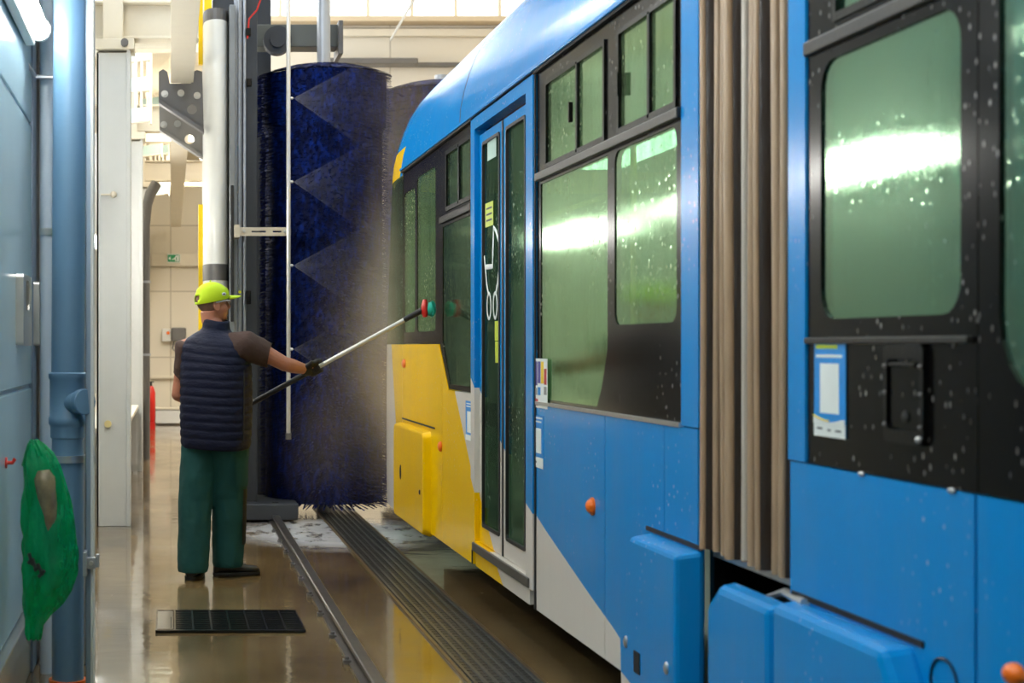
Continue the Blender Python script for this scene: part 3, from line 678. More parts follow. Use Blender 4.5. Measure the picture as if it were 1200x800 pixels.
# covers, lamps, hatches on the nose side
def bump_cover(pts, x, ma, name, d=.06, **k):
    cx_ = sum(p[0] for p in pts)/len(pts); cz = sum(p[1] for p in pts)/len(pts)
    a = [(XS+.01, u, v) for u, v in pts]; c = [(x, cx_+(u-cx_)*(1-d), cz+(v-cz)*(1-d)) for u, v in pts]
    return MB().grid([a, c], True, True).build(name, ma, T, **k)
pl([rrect(9.34, 10.55, BOT+.02, .90, .06)], XS-.012, XS, M['dark'], 'hatch_gap') if False else None
bump_cover(rrect(9.42, 10.72, .23, .885, .05), XS-.05, M_PAINT, 'side_hatch', .05, bevel=.01)
MB().ball((XS-.052, 10.35, .56), (.006, .02, .05)).build('hatch_slot', M['dark'], T)
MB().ball((XS-.052, 9.55, .50), (.006, .012, .016)).build('hatch_lock', M['dark'], T)
MB().box(XS-.004, XS+.002, 9.3, 10.6, .905, .915).build('joint_line', M['dark'], T)
for (a, b_) in ((463, 425), (517, 523)): 
    Y = XS*1800/(a-200) if a != 463 else 10.75
    Y = XS*1800/(a-200)
    z = CH-(b_-405)/1800*Y
    MB().ball((XS-.005, min(Y, 10.5), z), (.016, .045, .03) if a == 463 else (.016, .03, .03)).build('indicator_lamp', M['orange'], T, smooth=True)
Y = XS*1800/(695-200); MB().ball((XS-.006, Y, CH-(593-405)/1800*Y), (.022, .03, .028)).disc((XS-.002, Y, CH-(593-405)/1800*Y), (1, 0, 0), .034, .01).build('indicator_lamp', M['orange'], T, smooth=True)
# lower corner cover on the front car near the joint
bump_cover([(4.63, .2), (5.22, .2), (5.24, .43), (5.12, .79), (4.63, .79)], XS-.075, M_PAINT, 'corner_cover', .05, bevel=.014)
MB().box(XS-.004, XS+.002, 4.62, 5.16, .792, .806).build('cover_top_gap', M['dark'], T)
for (u, v) in ((5.14, .42), (4.72, .42)): MB().ball((XS-.077, u, v), (.008, .014, .02)).build('cover_screw', M['alu'], T)
MB().box(XS-.0785, XS-.07, 4.99, 5.05, .34, .41).build('cover_slot', M['dark'], T)
# gutter strip
MB().box(XS-.012, XS+.03, Y0, 10.6, GUT, GUT+.012).build('gutter_seal', M['dark'], T)
MB().box(XS-.022, XS+.02, Y0, 10.6, GUT+.012, GUT+.03).build('gutter', M_PAINT, T, bevel=.004)
# roof loft incl. nose
RP = [(1.6, 2.63), (1.605, 2.72), (1.625, 2.82), (1.655, 2.92), (1.695, 3.02), (1.75, 3.11), (1.82, 3.19), (1.92, 3.265), (2.05, 3.32), (2.3, 3.37), (2.6, 3.39), (2.85, 3.395)]
def roofrow(y): 
    L = [(x, y, z) for x, z in RP]; return L+[(5.7-x, y, z) for x, z in reversed(RP[:-1])]
def nose_xs(z):
    if z <= 2.63: return 1.6
    for (x0, z0), (x1, z1) in zip(RP, RP[1:]):
        if z <= z1: return x0+(x1-x0)*(z-z0)/(z1-z0)
    return 2.85
def nlen(z):
    pts = [(.2, 1.75), (.6, 1.82), (1.2, 1.8), (1.45, 1.76), (2.0, 1.55), (2.6, 1.25), (2.9, .95), (3.1, .72), (3.3, .38), (3.395, .0)]
    for (a, l0), (b_, l1) in zip(pts, pts[1:]):
        if z <= b_: return l0+(l1-l0)*(z-a)/(b_-a)
    return 0
def nose_row(z, n=36):
    r = []; xs = nose_xs(z); L = nlen(z)
    for k in range(n+1):
        th = PI*k/n; c_ = math.cos(th); s_ = math.sin(th)
        r.append((2.85-(2.85-xs)*math.copysign(abs(c_)**.5, c_), YN+L*abs(s_)**.5, z))
    return r
for (a, b_) in ((Y0, 8.5), (8.506, YN)):
    MB().grid([roofrow(a+(b_-a)*k/6) for k in range(7)]).build('roof_cover', M_PAINT, T, smooth=True)
MB().grid([roofrow(8.49), roofrow(8.52)]).build('roof_joint', M['dark'], T, smooth=True)
MB().grid([nose_row(z) for z in (2.585, 2.63, 2.72, 2.82, 2.92, 3.02, 3.11, 3.19, 3.25, 3.3, 3.34, 3.37, 3.39)]).build('nose_roof', M_PAINT, T, smooth=True)
MB().grid([nose_row(z) for z in (.24, .3, .5, .7, .9, 1.0, 1.1, 1.2, 1.3, 1.42)]).build('nose_panel', M_PAINT, T, smooth=True)
MB().grid([nose_row(z) for z in (1.42, 1.5, 1.7, 1.9, 2.1, 2.3, 2.5, 2.585)]).build('windscreen', G_DOOR, T, smooth=True)
MB().grid([[(x+.02*(1 if x < 2.85 else -1), y-.015, z) for x, y, z in nose_row(z)[:5]] for z in (1.42, 2.59)]).build('corner_pillar', M['blackglass'], T, smooth=True)
MB().box(XS+.3, 3.8, 11.8, 11.9, 1.0, 1.42).build('dashboard', M['black'], T)
# far side, interior, underframe of front car
def interior(y0, y1, tagn):
    MB().box(XS+.05, 4.1, y0, y1, .30, .34).build('cabin_floor', M['infloor'], T)
    MB().box(XS+.05, 4.1, y0, y1, 2.62, 2.66).build('cabin_ceiling', M['inner'], T)
    holes = []; y = y0+.12
    while y+1.3 < y1: holes.append(rrect(y, y+1.25, 1.1, 2.4, .06)); y += 1.4
    vs, fs = plate([rect(y0, y1, .25, 2.63)]+holes, 4.06, 4.1)
    MB().add(vs, fs).build('far_side_panel', M['inner'], T)
    MB().box(4.07, 4.08, y0+.05, y1-.05, 1.05, 2.45).build('far_side_glass', wet_glass('far_glass', (.6, .78, .68), (.20, .28, .2), .3), T) if tagn == 0 else MB().box(4.07, 4.08, y0+.05, y1-.05, 1.05, 2.45).build('far_side_glass', bpy.data.materials['far_glass'], T)
    MB().box(XS+.25, 3.95, y0+.3, y1-.3, .1, .29).build('underframe', M['dark'], T)
    MB().box(2.7, 3.0, y0+.4, y1-.4, 2.59, 2.62).build('cabin_lamp', mat('cabin_lamp_glow', (.8, .9, .8), .4, emit=(.8, 1, .85), es=5), T)
interior(Y0, 10.7, 0)
MB().box(XS+.05, 4.08, Y0, Y0+.04, .3, 3.3).build('end_bulkhead', M['black'], T)
def seat(x, y, d=1, z=.36):
    s = MB().tube([(x, y, z), (x, y, z+.4)], .05, 8).box(x-.2, x+.2, y-.2, y+.2, z+.38, z+.45).build('seat_cushion', M['seat'], T, bevel=.02)
    MB().grid([[(x-.2, y-d*.2, z+.42), (x+.2, y-d*.2, z+.42), (x+.2, y-d*.26, z+.42), (x-.2, y-d*.26, z+.42)], [(x-.21, y-d*.26, z+.8), (x+.21, y-d*.26, z+.8), (x+.21, y-d*.31, z+.8), (x-.21, y-d*.31, z+.8)],
               [(x-.13, y-d*.3, z+1.12), (x+.13, y-d*.3, z+1.12), (x+.13, y-d*.34, z+1.12), (x-.13, y-d*.34, z+1.12)]], True, True).build('seat_back', M['seat'], s, bevel=.02)
for y in (5.1, 5.75): seat(1.95, y); seat(2.42, y); seat(3.7, y+.1, -1)
for y in (9.0,): seat(1.95, y); seat(3.7, y, -1)
seat(2.75, 10.9, -1)
for (x, y) in ((2.5, 6.4), (2.5, 8.3), (3.3, 7.2)): MB().tube([(x, y, .34), (x, y, 2.62)], .017, 8).build('grab_pole', M['yellow'], T, smooth=True)
MB().tube([(2.3, 4.9, 2.2), (2.3, 10.2, 2.2)], .015, 8).build('ceiling_rail', M['yellow'], T, smooth=True)
# ---- bellows
def bell(xf, y0, y1, z0, z1, n, nm, parent):
    for k in range(n):
        a = y0+(y1-y0)*k/n; b_ = y0+(y1-y0)*(k+1)/n; m_ = (a+b_)/2; w_ = (b_-a)
        rows = []
        zs = [z0+(z1-z0)*q/10 for q in range(11)]
        for z in zs:
            row = []
            for q in range(17):
                u = q/16; yy = a+w_*u+.012*math.sin(z*2.3+k*1.7)*.6
                dep = max(0, (abs(u-.5)-.1)/.4); dep = 1-math.sqrt(max(0, 1-dep*dep)) if dep < .6 else dep*dep
                row.append((xf+.012*math.sin(k*2.1)+dep*.22, yy+.006*math.sin(k*3.7), z))
            rows.append(row)
        fo = MB().grid(rows).build(nm, M['bellows'], parent, smooth=True, angle=80)
        rr_ = (.011, .015, .009, .013, .010, .016, .010, .012, .011)[k % 9]
        MB().tube([(row[8][0]-.004, row[8][1], row[8][2]) for row in rows], (rr_, rr_), 10).build('ridge_edging', M['ridge'], fo, smooth=True) if False else MB().tube([(row[8][0]-.002, row[8][1], row[8][2]) for row in rows], rr_, 10).build('ridge_edging', M['ridge'], fo, smooth=True)
bb = MB().box(XS+.235, 4.0, 3.98, 4.64, .80, 3.15).build('bellows_core', M['bellows_in'], T)
bell(XS+.012, 4.0, 4.655, .80, 3.2, 9, 'bellows_fold', T)
MB().tube([(XS+.01, 4.30, .81), (XS+.01, 4.30, 3.2)], .012, 10).build('bellows_seam_strip', mat('pale_strip', rgb(190, 180, 165), .3), T, smooth=True)
for q in (.79, 3.2): MB().box(XS+.04, XS+.2, 4.0, 4.64, q-.015, q+.015).build('bellows_edge_clamp', M['alu'] if q < 1 else M['dark'], T)
MB().box(XS+.25, 3.9, 3.9, 4.75, .3, .68).build('coupling_beam', M['dark'], T, bevel=.02)
MB().tube([(XS+.12, 4.5, .66), (XS+.02, 4.05, .76), (XS-.01, 3.85, .765)], .012, 8).build('coupling_rod', M['alu'], T, smooth=True)
# ---- rear car
R1 = 3.97; R0 = -2.2; ZB = 1.117
def lowB(y0, y1): return pl([rect(y0+.004, y1-.004, BOT, ZB-.004)], XS, XS+.04, M_PAINT, 'side_panel', bevel=.004)
lowB(3.055, R1); lowB(1.8, 3.05); lowB(.4, 1.8); lowB(R0, .4)
pl([rect(3.865, R1, ZB, GUT+.02)], XS-.004, XS+.02, M_PAINT, 'end_pillar', bevel=.006)
vs, fs = plate([rect(3.05, 3.862, ZB, GUT), rrect(3.115, 3.785, 1.475, 2.105, .07), rrect(3.12, 3.70, 2.20, 2.53, .02)], XS+.002, XS+.03)
MB().add(vs, fs).build('window_band', M['blackglass'], T, bevel=.002)
window('window_pane', 3.10, 3.80, 1.46, 2.12, G_REAR); h = window('hopper_window', 3.11, 3.71, 2.19, 2.54, G_REAR)
MB().add(*plate([rect(3.11, 3.71, 2.19, 2.54), rect(3.13, 3.69, 2.21, 2.52)], XS-.004, XS+.01)).box(XS-.004, XS+.012, 3.40, 3.42, 2.2, 2.53).build('hopper_frame', M['black'], h)
MB().box(XS-.012, XS+.008, 3.05, 3.86, 2.135, 2.17).build('window_rail', bpy.data.materials['worn_black_rail'], T, bevel=.004)
MB().box(XS-.010, XS+.008, 3.07, 3.86, 1.415, 1.43).build('window_rail', bpy.data.materials['worn_black_rail'], T, bevel=.003)
vs, fs = plate([rect(.4, 3.045, ZB, GUT), rrect(1.75, 2.97, 1.31, 2.5, .16), rrect(.55, 1.65, 1.31, 2.5, .12)], XS+.002, XS+.03)
MB().add(vs, fs).build('window_band', M['blackglass'], T, bevel=.002)
window('window_pane', 1.73, 2.99, 1.3, 2.51, G_REAR); window('window_pane', .53, 1.67, 1.3, 2.51, G_REAR)
vs, fs = plate([rect(R0, .396, ZB, GUT), rrect(-2.0, .2, 1.31, 2.5, .12)], XS+.002, XS+.03)
MB().add(vs, fs).build('window_band', M['blackglass'], T); window('window_pane', -2.05, .25, 1.3, 2.51, G_REAR)
for z in (1.105,): 
    for (u,) in ((3.55,), (3.14,)): MB().ball((XS-.004, u, ZB-.003), (.006, .012, .006)).build('rivet', M['alu'], T)
# access flap
fy0, fy1 = XS*1800/(1087-200), XS*1800/(1040-200)
fz0, fz1 = CH-(520-405)/1800*3.34, CH-(402-405)/1800*3.34
fl = MB().add(*plate([rrect(fy0, fy1, fz0, fz1, .02), rrect(fy0+.015, fy1-.015, fz0+.03, fz1-.035, .015)], XS-.01, XS+.002)).build('access_flap', M['black'], T, bevel=.004)
MB().box(XS-.004, XS, fy0+.02, fy1-.02, fz0+.035, fz1-.04).build('flap_plate', M['blackglass'], fl)
MB().box(XS-.014, XS-.003, fy0+.03, fy1-.03, fz1-.052, fz1-.042).build('flap_lip', M['black'], fl, bevel=.003)
for u in (fy0+.01, fy1-.01):
    for v in (fz0+.04, fz0+.11, fz1-.05): MB().ball((XS-.011, u, v), .005).build('flap_screw', M['msteel'], fl)
MB().ball((XS-.012, fy0+.015, fz0+.014), .007).build('flap_screw', M['alu'], fl)
MB().ball((XS-.006, (fy0+fy1)/2-.005, fz0+.06), (.004, .014, .013)).build('key_hole', M['dark'], fl)
s, r_ = sticker(955, 991.5, 397, 512, M['stblue'])
bars(r_, [(.06, .75, .06, .10, M['lime']), (.06, .9, .16, .19, M['signw']), (.2, .8, .25, .76, M['signw']), (0, 1, .86, 1, M['signw']), (.1, .28, .91, .93, M['ink']), (.45, .55, .92, .94, M['ink']), (.7, .88, .92, .94, M['ink'])], XS-.0015, s)
y0_, y1_, z0_, z1_ = r_
cvp = [(y1_, z0_+(z1_-z0_)*.2), *[(y1_-(y1_-y0_)*k/8, z0_+(z1_-z0_)*(.2-.05*math.sin(PI*k/8)-.0*k)) for k in range(1, 8)], (y0_, z0_+(z1_-z0_)*.19)]
v, f = plate([cvp+[(y0_, z0_+(z1_-z0_)*.13), (y1_, z0_+(z1_-z0_)*.13)]], XS-.004, XS-.0034); MB().add(v, f).build('print', M['signw'], s)
MB().tube([(XS-.004, u, v+.003) for u, v in cvp[:5]], .002, 6).build('print', M['yellow'], s)
# valances
bump_cover([(3.95, .2), (4.43, .2), (4.43, .67), (4.33, .745), (3.95, .745)], XS-.06, M_PAINT, 'valance_cover', .05, bevel=.02)
bump_cover([(3.23, .2), (3.935, .2), (3.935, .765), (3.31, .765), (3.23, .66)], XS-.07, M_PAINT, 'valance_cover', .05, bevel=.02)
MB().box(XS-.004, XS+.002, 3.26, 3.95, .768, .782).build('valance_gap', M['dark'], T)
Yq = XS*1800/(1193-200); zq = CH-(790-405)/1800*Yq
MB().ball((XS-.006, Yq, zq), (.02, .03, .022)).build('indicator_lamp', M['orange'], T, smooth=True)
Yq = XS*1800/(1107-200); zq = CH-(800-405)/1800*Yq
MB().tube([(XS-.002, Yq+.055*math.cos(a*PI/16), zq+.05*math.sin(a*PI/16)) for a in range(33)], .003, 6).build('round_cap_outline', M['black'], T)
MB().grid([roofrow(R0+(R1-R0)*k/6) for k in range(7)]).build('roof_cover', M_PAINT, T, smooth=True)
MB().box(XS-.012, XS+.03, R0, R1, GUT, GUT+.03).build('gutter', M_PAINT, T, bevel=.004)
interior(R0, R1-.05, 1)
MB().box(XS+.05, 4.08, R1-.04, R1, .3, 3.3).build('end_bulkhead', M['black'], T)
MB().box(XS+.05, 4.08, R0, R0+.04, .3, 3.3).build('end_bulkhead', M['black'], T)
MB().tube([(2.2, 3.3, 1.9), (2.2, 3.42, 2.1), (2.2, 3.6, 2.2), (2.2, 3.8, 2.18)], .02, 10).build('grab_handle', mat('pale_green_tube', rgb(140, 190, 165), .3), T, smooth=True)
for a, b_ in (((2.1, 3.66, 1.95), (2.15, 3.0, 1.25)),): MB().tube([a, ((a[0]+b_[0])/2, (a[1]+b_[1])/2+.05, (a[2]+b_[2])/2), b_], .045, 10).build('cab_lever_arm', mat('grey_green', rgb(60, 85, 82), .5), T, smooth=True)
MB().box(1.95, 3.7, 3.0, 3.9, .34, 1.35).build('cab_console', M['inner'], T, bevel=.03)
for y in (2.2, 1.2, 0): seat(1.95, y); seat(2.42, y)

# ------------------------------------------------------------------ overhead gantry rail beam and bracket
for i, (a, b_) in enumerate(((3.0, 12.22), (12.7, 27))):
    mb = MB(); z0 = 3.5; z1 = 3.78
    mb.box(0, .18, a, b_, z0, z0+.02); mb.box(0, .18, a, b_, z1-.02, z1); mb.box(.08, .1, a, b_, z0+.02, z1-.02)
    if i == 0:
        for q in (5, 8, 10.5): mb.box(.0, .18, q, q+.02, z1, HZ)
    else:
        for q in (15, 20, 25): mb.box(.0, .18, q, q+.02, z1, HZ if q < 17 else 4.75)
    tag(mb.build('overhead_rail_beam', M['cream'], bevel=.003), ['cream overhead steel beam ending at the grey bracket', 'cream overhead steel beam continuing behind the grey bracket'][i], 'beam', None, 'structure')
def pp(pts, Y): return [((x-200)/1800*Y, CH-(y-405)/1800*Y) for x, y in pts]

# ------------------------------------------------------------------ wash gantry
GX = 12.2
G = thing('wash_gantry', 'dark steel tram wash gantry with white rounded cover and grey bracket', 'washing machine', (.6, 12.4, 0))
for Y, pts, hole, ma in ((12.2, [(186, 84), (191, 81), (196, 84), (199, 98), (224, 98), (226, 84), (231, 82), (237, 84), (239, 157), (186, 122)], (225, 128), M['msteel']),
                     (12.55, [(186, 126), (239, 157), (239, 188), (187, 154)], (222, 163), mat('light_grey_steel', rgb(150, 146, 140), .45, .3))):
    lp = pp(pts, Y); hc = pp([hole], Y)[0]
    if Y > 12.3: lp = pp([(186, 100), (239, 100), (239, 188), (187, 154)], Y)
    vs, fs = plate([lp, circ(hc[0], hc[1], .04)], Y, Y+.03, 'Y')
    br = MB().add(vs, fs).build('bracket_plate', ma, G, bevel=.004)
    l2 = pp([pts[-1], pts[-2]], Y) if Y < 12.3 else pp([(187, 154), (239, 188)], Y)
    a, b2 = l2
    MB().add([(a[0], Y-.06, a[1]), (b2[0], Y-.06, b2[1]), (b2[0], Y-.06, b2[1]+.03), (a[0], Y-.06, a[1]+.03), (a[0], Y+.05, a[1]), (b2[0], Y+.05, b2[1]), (b2[0], Y+.05, b2[1]+.03), (a[0], Y+.05, a[1]+.03)],
             [(0, 1, 2, 3), (4, 5, 6, 7), (0, 1, 5, 4), (3, 2, 6, 7), (0, 3, 7, 4), (1, 2, 6, 5)]).build('bracket_flange', ma, br, bevel=.003)
    for hx, hy in (((193, 110), (212, 109), (231, 112)) if Y < 12.3 else ((192, 146), (208, 145))):
        q = pp([(hx, hy)], Y)[0]; MB().disc((q[0], Y-.01, q[1]), (0, 1, 0), .018, .03, 6).disc((q[0], Y-.002, q[1]), (0, 1, 0), .028, .008).build('bolt', M['alu'], br)
# white cover: half-round column
cov = []
x0, x1 = .262, .465
for z in (0.05, 3.9, 4.0):
    row = []
    for k in range(13):
        th = PI*k/12; row.append(((x0+x1)/2-(x1-x0)/2*math.cos(th), 12.45-.27*math.sin(th)**.7, z if z < 4 else 4.0-.1*math.cos(th)*0))
    row += [(x1, 12.75, z), (x0, 12.75, z)]
    cov.append(row)
MB().grid(cov, True, True).build('rounded_cover', M['gwhite'], G, smooth=True)
MB().grid([[(x*1.0, y, z+q) for x, y, z in cov[2]] for q in (0, .09)], True, True).build('cover_top_cap', M['msteel'], G)
MB().grid([[((x-.3635)*1.02+.3635, (y-12.5)*1.02+12.5, z) for x, y, z in [(a, b_, zq_) for a, b_, c_ in cov[0]]] for zq_ in (1.93, 2.06)], True, True).build('cover_band', M['msteel'], G, smooth=True)
MB().box(.465, .515, 12.2, 12.5, 0, 4.12).build('cover_edge_profile', mat('grey_edge', rgb(132, 136, 138), .4, .3), G, bevel=.01)
MB().box(.475, .50, 12.15, 12.2, 1.6, 2.68).build('black_bumper', M['rubber'], G, bevel=.006)
MB().box(.226, .262, 12.5, 12.56, .5, 2.56).build('yellow_edge_strip', M['yellow'], G)
MB().box(.226, .262, 12.5, 12.56, 3.7, 4.8).build('yellow_edge_strip', M['yellow'], G)
MB().box(.27, .33, 12.36, 12.4, 4.08, 4.7).build('yellow_marker', M['yellow'], G)
MB().box(.51, .57, 12.3, 12.8, 0, 4.9).build('galvanised_channel', M['galv'], G, bevel=.004)
MB().box(.57, .70, 12.42, 12.9, 0, 4.9).build('main_column', M['dsteel'], G, bevel=.006)
MB().box(.66, .885, 13.56, 13.6, 0, 4.9).build('rear_panel', M['dsteel'], G)
MB().box(.34, .56, 12.42, 12.7, 4.1, 4.9).build('column_head', M['dsteel'], G, bevel=.006)
for x, r_q in ((.59, .012), (.545, .010)): MB().tube([(x, 12.28, .3), (x, 12.28, 4.9)], r_q, 8).build('guide_rod', M['galv'], G, smooth=True)
MB().tube([P(307, -5, 12.25), P(301, 12, 12.25), P(292, 22, 12.25), P(290, 45, 12.25)], .007, 6).build('red_cable', M['red'], G, smooth=True)
for (x, y) in ((291, 38), (292, 97), (291, 345), (291, 352)):
    q = P(x, y, 12.27); MB().box(q.x-.02, q.x+.02, 12.24, 12.3, q.z-.03, q.z+.03).build('cable_clamp', M['black'], G, bevel=.004)
for k in range(10):
    q = P(284, 60+k*55, 12.29); MB().disc((.54, 12.295, q.z), (0, 1, 0), .01, .012, 8).build('bolt', M['alu'], G)
MB().disc(P(281, 342, 12.25), (0, 1, 0), .012, .02).build('signal_lamp', mat('yellow_signal', rgb(230, 230, 40), .4), G)
MB().box(.50, 1.02, 12.25, 13.0, .02, .15).build('base_carriage', M['dsteel'], G, bevel=.01)
MB().disc((.84, 12.35, .10), (1, 0, 0), .055, .05).build('wheel', M['dark'], G)
# beam to the brush
A0 = P(318, 43, 13.2)
MB().box(.70, 1.44, 13.15, 13.4, P(0, 56, 13.2).z, P(0, 30, 13.2).z).build('brush_arm', mat('grey_green_steel', rgb(104, 108, 104), .5, .3), G, bevel=.006)
MB().box(1.43, 1.47, 13.08, 13.48, P(0, 66, 13.2).z, P(0, 27, 13.2).z).build('arm_flange', M['msteel'], G, bevel=.006)
MB().disc(P(325, 48, 13.1), (0, 1, 0), .12, .12, 24).disc(P(325, 48, 13.04), (0, 1, 0), .06, .08, 20).build('arm_pivot', M['dsteel'], G)
MB().box(.34, 5.2, 12.5, 12.85, 4.9, 5.2).build('top_crossbeam', M['dsteel'], G, bevel=.01)
MB().box(4.9, 5.2, 12.5, 12.9, 0, 4.9).build('far_column', M['dsteel'], G, bevel=.01)
MB().box(1.15, 1.43, 12.8, 13.1, 5.0, 5.1).build('brush_carrier', M['dsteel'], G)
MB().box(1.2, 1.4, 12.8, 13.0, 4.9, 5.0).build('carrier_mount', M['dsteel'], G)

# ------------------------------------------------------------------ brushes
def brush_mat():
    b = N('blue_brush_fibre'); v = b.coord((1, 1, .35)); nz = b.noise(v, 25, 4, .7); n2 = b.noise(b.coord((1, 1, 1)), 3, 2)
    c = b.ramp(nz, [(.3, (.0003, .0015, .012)), (.5, (.0005, .007, .07)), (.72, (.001, .03, .28))])
    p = b.n('BsdfPrincipled', Roughness=.6); p.inputs['Specular IOR Level'].default_value = .12; b.l(c, p.inputs['Base Color']); b.l(p.outputs[0], b.out.inputs[0]); return b.m
M_BR = brush_mat()
def brush(cx, cy, ztop, label, step=.028, seed=1, zs_=5.0):
    rnd = random.Random(seed)
    t = thing('wash_brush', label, 'brush', (cx, cy, 0), 'vertical rotating wash brushes')
    MB().tube([(cx, cy, .0), (cx, cy, zs_)], .057, 20).build('shaft', mat('pale_steel_shaft', rgb(178, 182, 186), .35, .4), t, smooth=True)
    z0 = .12
    def rad(z): return .565 if z > ztop-.55 else .535
    rows = []
    zs = [z0+(ztop-.10-z0)*k/60 for k in range(61)]
    for z in zs:
        rows.append([(cx+(rad(z)-.045+.012*noise.noise(Vector((math.cos(a)*9, math.sin(a)*9, z*14))))*math.cos(a), cy+(rad(z)-.045+.012*noise.noise(Vector((math.cos(a)*9, math.sin(a)*9, z*14))))*math.sin(a), z) for a in [k*2*PI/72 for k in range(72)]])
    rows.append([(cx+.2*math.cos(k*2*PI/72), cy+.2*math.sin(k*2*PI/72), ztop-.005) for k in range(72)])
    rows.append([(cx+.05*math.cos(k*2*PI/72), cy+.05*math.sin(k*2*PI/72), ztop+.02) for k in range(72)])
    MB().grid(rows, True, True).build('fibre_core', M_BR, t, smooth=True, angle=60)
    mb = MB(); z = z0
    while z < ztop-.06:
        n = 130
        for k in range(n):
            a = (k+rnd.random())*2*PI/n; r1 = rad(z)*(1+rnd.uniform(-.03, .022)); r0 = rad(z)-.12
            w_ = .009; dz = rnd.uniform(-.055, -.008); da = rnd.uniform(-.05, .05)
            ca, sa = math.cos(a), math.sin(a); cb, sb = math.cos(a+da), math.sin(a+da)
            mb.add([(cx+r0*ca-w_*sa, cy+r0*sa+w_*ca, z), (cx+r0*ca+w_*sa, cy+r0*sa-w_*ca, z), (cx+r1*cb+w_*.7*sb, cy+r1*sb-w_*.7*cb, z+dz), (cx+r1*cb-w_*.7*sb, cy+r1*sb+w_*.7*cb, z+dz+.004)], [(0, 1, 2, 3)])
        z += step
    for k in range(900):
        a = rnd.random()*2*PI; r0 = .06+rnd.random()*.3; r1 = min(.57, r0+.25); zt = ztop+.03-.10*(r0/.5)**1.5; z2 = ztop+.02-.11*(r1/.55)**2
        mb.add([(cx+r0*math.cos(a), cy+r0*math.sin(a), zt), (cx+r0*math.cos(a+.03), cy+r0*math.sin(a+.03), zt), (cx+r1*math.cos(a+.05), cy+r1*math.sin(a+.05), z2), (cx+r1*math.cos(a+.02), cy+r1*math.sin(a+.02), z2)], [(0, 1, 2, 3)])
    o = mb.build('fibres', M_BR, t); o['kind'] = 'stuff'
brush(1.29, 12.95, 3.76, 'tall blue wash brush between the gantry and the tram nose')
brush(2.42, 13.75, 3.76, 'second blue wash brush in front of the tram, mostly hidden', .04, 2, 3.83)

# ------------------------------------------------------------------ spray pipe
YP = 12.02
t = thing('spray_pipe', 'thin steel spray pipe with nozzles hanging before the blue brush', 'pipe', P(338, 515, YP))
a = P(338, 514, YP); b_ = P(338, -10, YP)
MB().tube([a, (a.x, YP, 4.6)], .0165, 14).build('tube', mat('pale_stainless', (.72, .71, .68), .3, .7), t, smooth=True)
MB().box(a.x, a.x+.02, YP-.01, 12.6, 4.58, 4.62).build('top_hanger', M['galv'], t)
MB().disc((a.x, YP, a.z+.02), (0, 0, 1), .022, .05).build('end_fitting', M['msteel'], t)
NZ = [(115, 1), (213, 1), (311, 1), (409, 1)]
for q, _ in NZ:
    c = P(340, q, YP); MB().tube([(a.x+.012, YP, c.z), (a.x+.03, YP, c.z), (a.x+.04, YP, c.z)], [.011, .012, .004], 10).build('nozzle', M['alu'], t)
c = P(275, 271, 12.15)
bk = MB().add(*plate([rrect(P(276, 0, YP).x, P(341, 0, YP).x, P(0, 276, YP).z, P(0, 266, YP).z, .01), rect(P(295, 0, YP).x, P(312, 0, YP).x, P(0, 272, YP).z, P(0, 270, YP).z), rect(P(320, 0, YP).x, P(330, 0, YP).x, P(0, 272, YP).z, P(0, 270, YP).z)], YP+.02, YP+.032, 'Y')).build('slotted_bracket', mat('zinc_bracket', rgb(205, 195, 175), .4, .4), t, bevel=.001)
MB().box(P(275, 0, YP).x, P(281, 0, YP).x, YP, 12.2, P(0, 278, YP).z, P(0, 263, YP).z).build('bracket_foot', bpy.data.materials['zinc_bracket'], bk)
for x in (286, 334): MB().disc(P(x, 271, YP+.01), (0, 1, 0), .012, .03, 8).build('bracket_bolt', M['alu'], bk)

# spray fans (thin flat cones of fine water) and drifting mist: volumes
def cone_vol(name, dens):
    b = N(name); tc = b.t.nodes.new('ShaderNodeTexCoord'); sx = b.t.nodes.new('ShaderNodeSeparateXYZ'); b.l(tc.outputs['Object'], sx.inputs[0])
    x, y, z = sx.outputs; xs = b.math('MAXIMUM', x, .02)
    ez = b.math('DIVIDE', b.math('ABSOLUTE', z), b.math('MULTIPLY', xs, .62))       # 1 at fan edge
    edge = b.math('MULTIPLY_ADD', b.math('POWER', b.math('MINIMUM', ez, 1), 10), 1.5, .28)
    fall = b.math('DIVIDE', .09, b.math('POWER', xs, 1.15))
    tail = b.math('POWER', b.math('SUBTRACT', 1, b.math('DIVIDE', x, 1.0), clamp=True), 2.4)
    nz = b.noise(b.coord((2, 6, 6)), 4, 3)
    d = b.math('MULTIPLY', b.math('MULTIPLY', edge, fall), b.math('MULTIPLY', tail, b.math('MULTIPLY_ADD', nz, 1.4, .3)))
    d = b.math('MULTIPLY', d, dens)
    v = b.t.nodes.new('ShaderNodeVolumeScatter'); v.inputs['Color'].default_value = (.95, .96, 1, 1); v.inputs['Anisotropy'].default_value = .2
    b.l(d, v.inputs['Density']); b.l(v.outputs[0], b.out.inputs['Volume']); return b.m
M_FAN = cone_vol('fine_water_spray', 11)
names = ['topmost fan of water spraying from the thin pipe', 'second fan of spray from the top of the pipe', 'third fan of spray, just above the pole', 'lowest fan of spray beside the gloved hand']
for i, (q, _) in enumerate(NZ):
    c = P(341, q, YP); L = 1.0
    mb = MB(); n = 24; rows = [[(0.005, .004*math.cos(k*2*PI/n), .004*math.sin(k*2*PI/n)) for k in range(n)], [(L, .12*math.cos(k*2*PI/n), .62*L*math.sin(k*2*PI/n)) for k in range(n)]]
    o = mb.grid(rows, True, True).build('water_spray', M_FAN); o.location = c+Vector((.02, 0, 0)); o.rotation_euler = (0, .05, .1)
    if i == 3: o.scale = (.7, .7, .7)
    tag(o, names[i], 'spray', 'fans of water from the spray pipe', 'stuff')
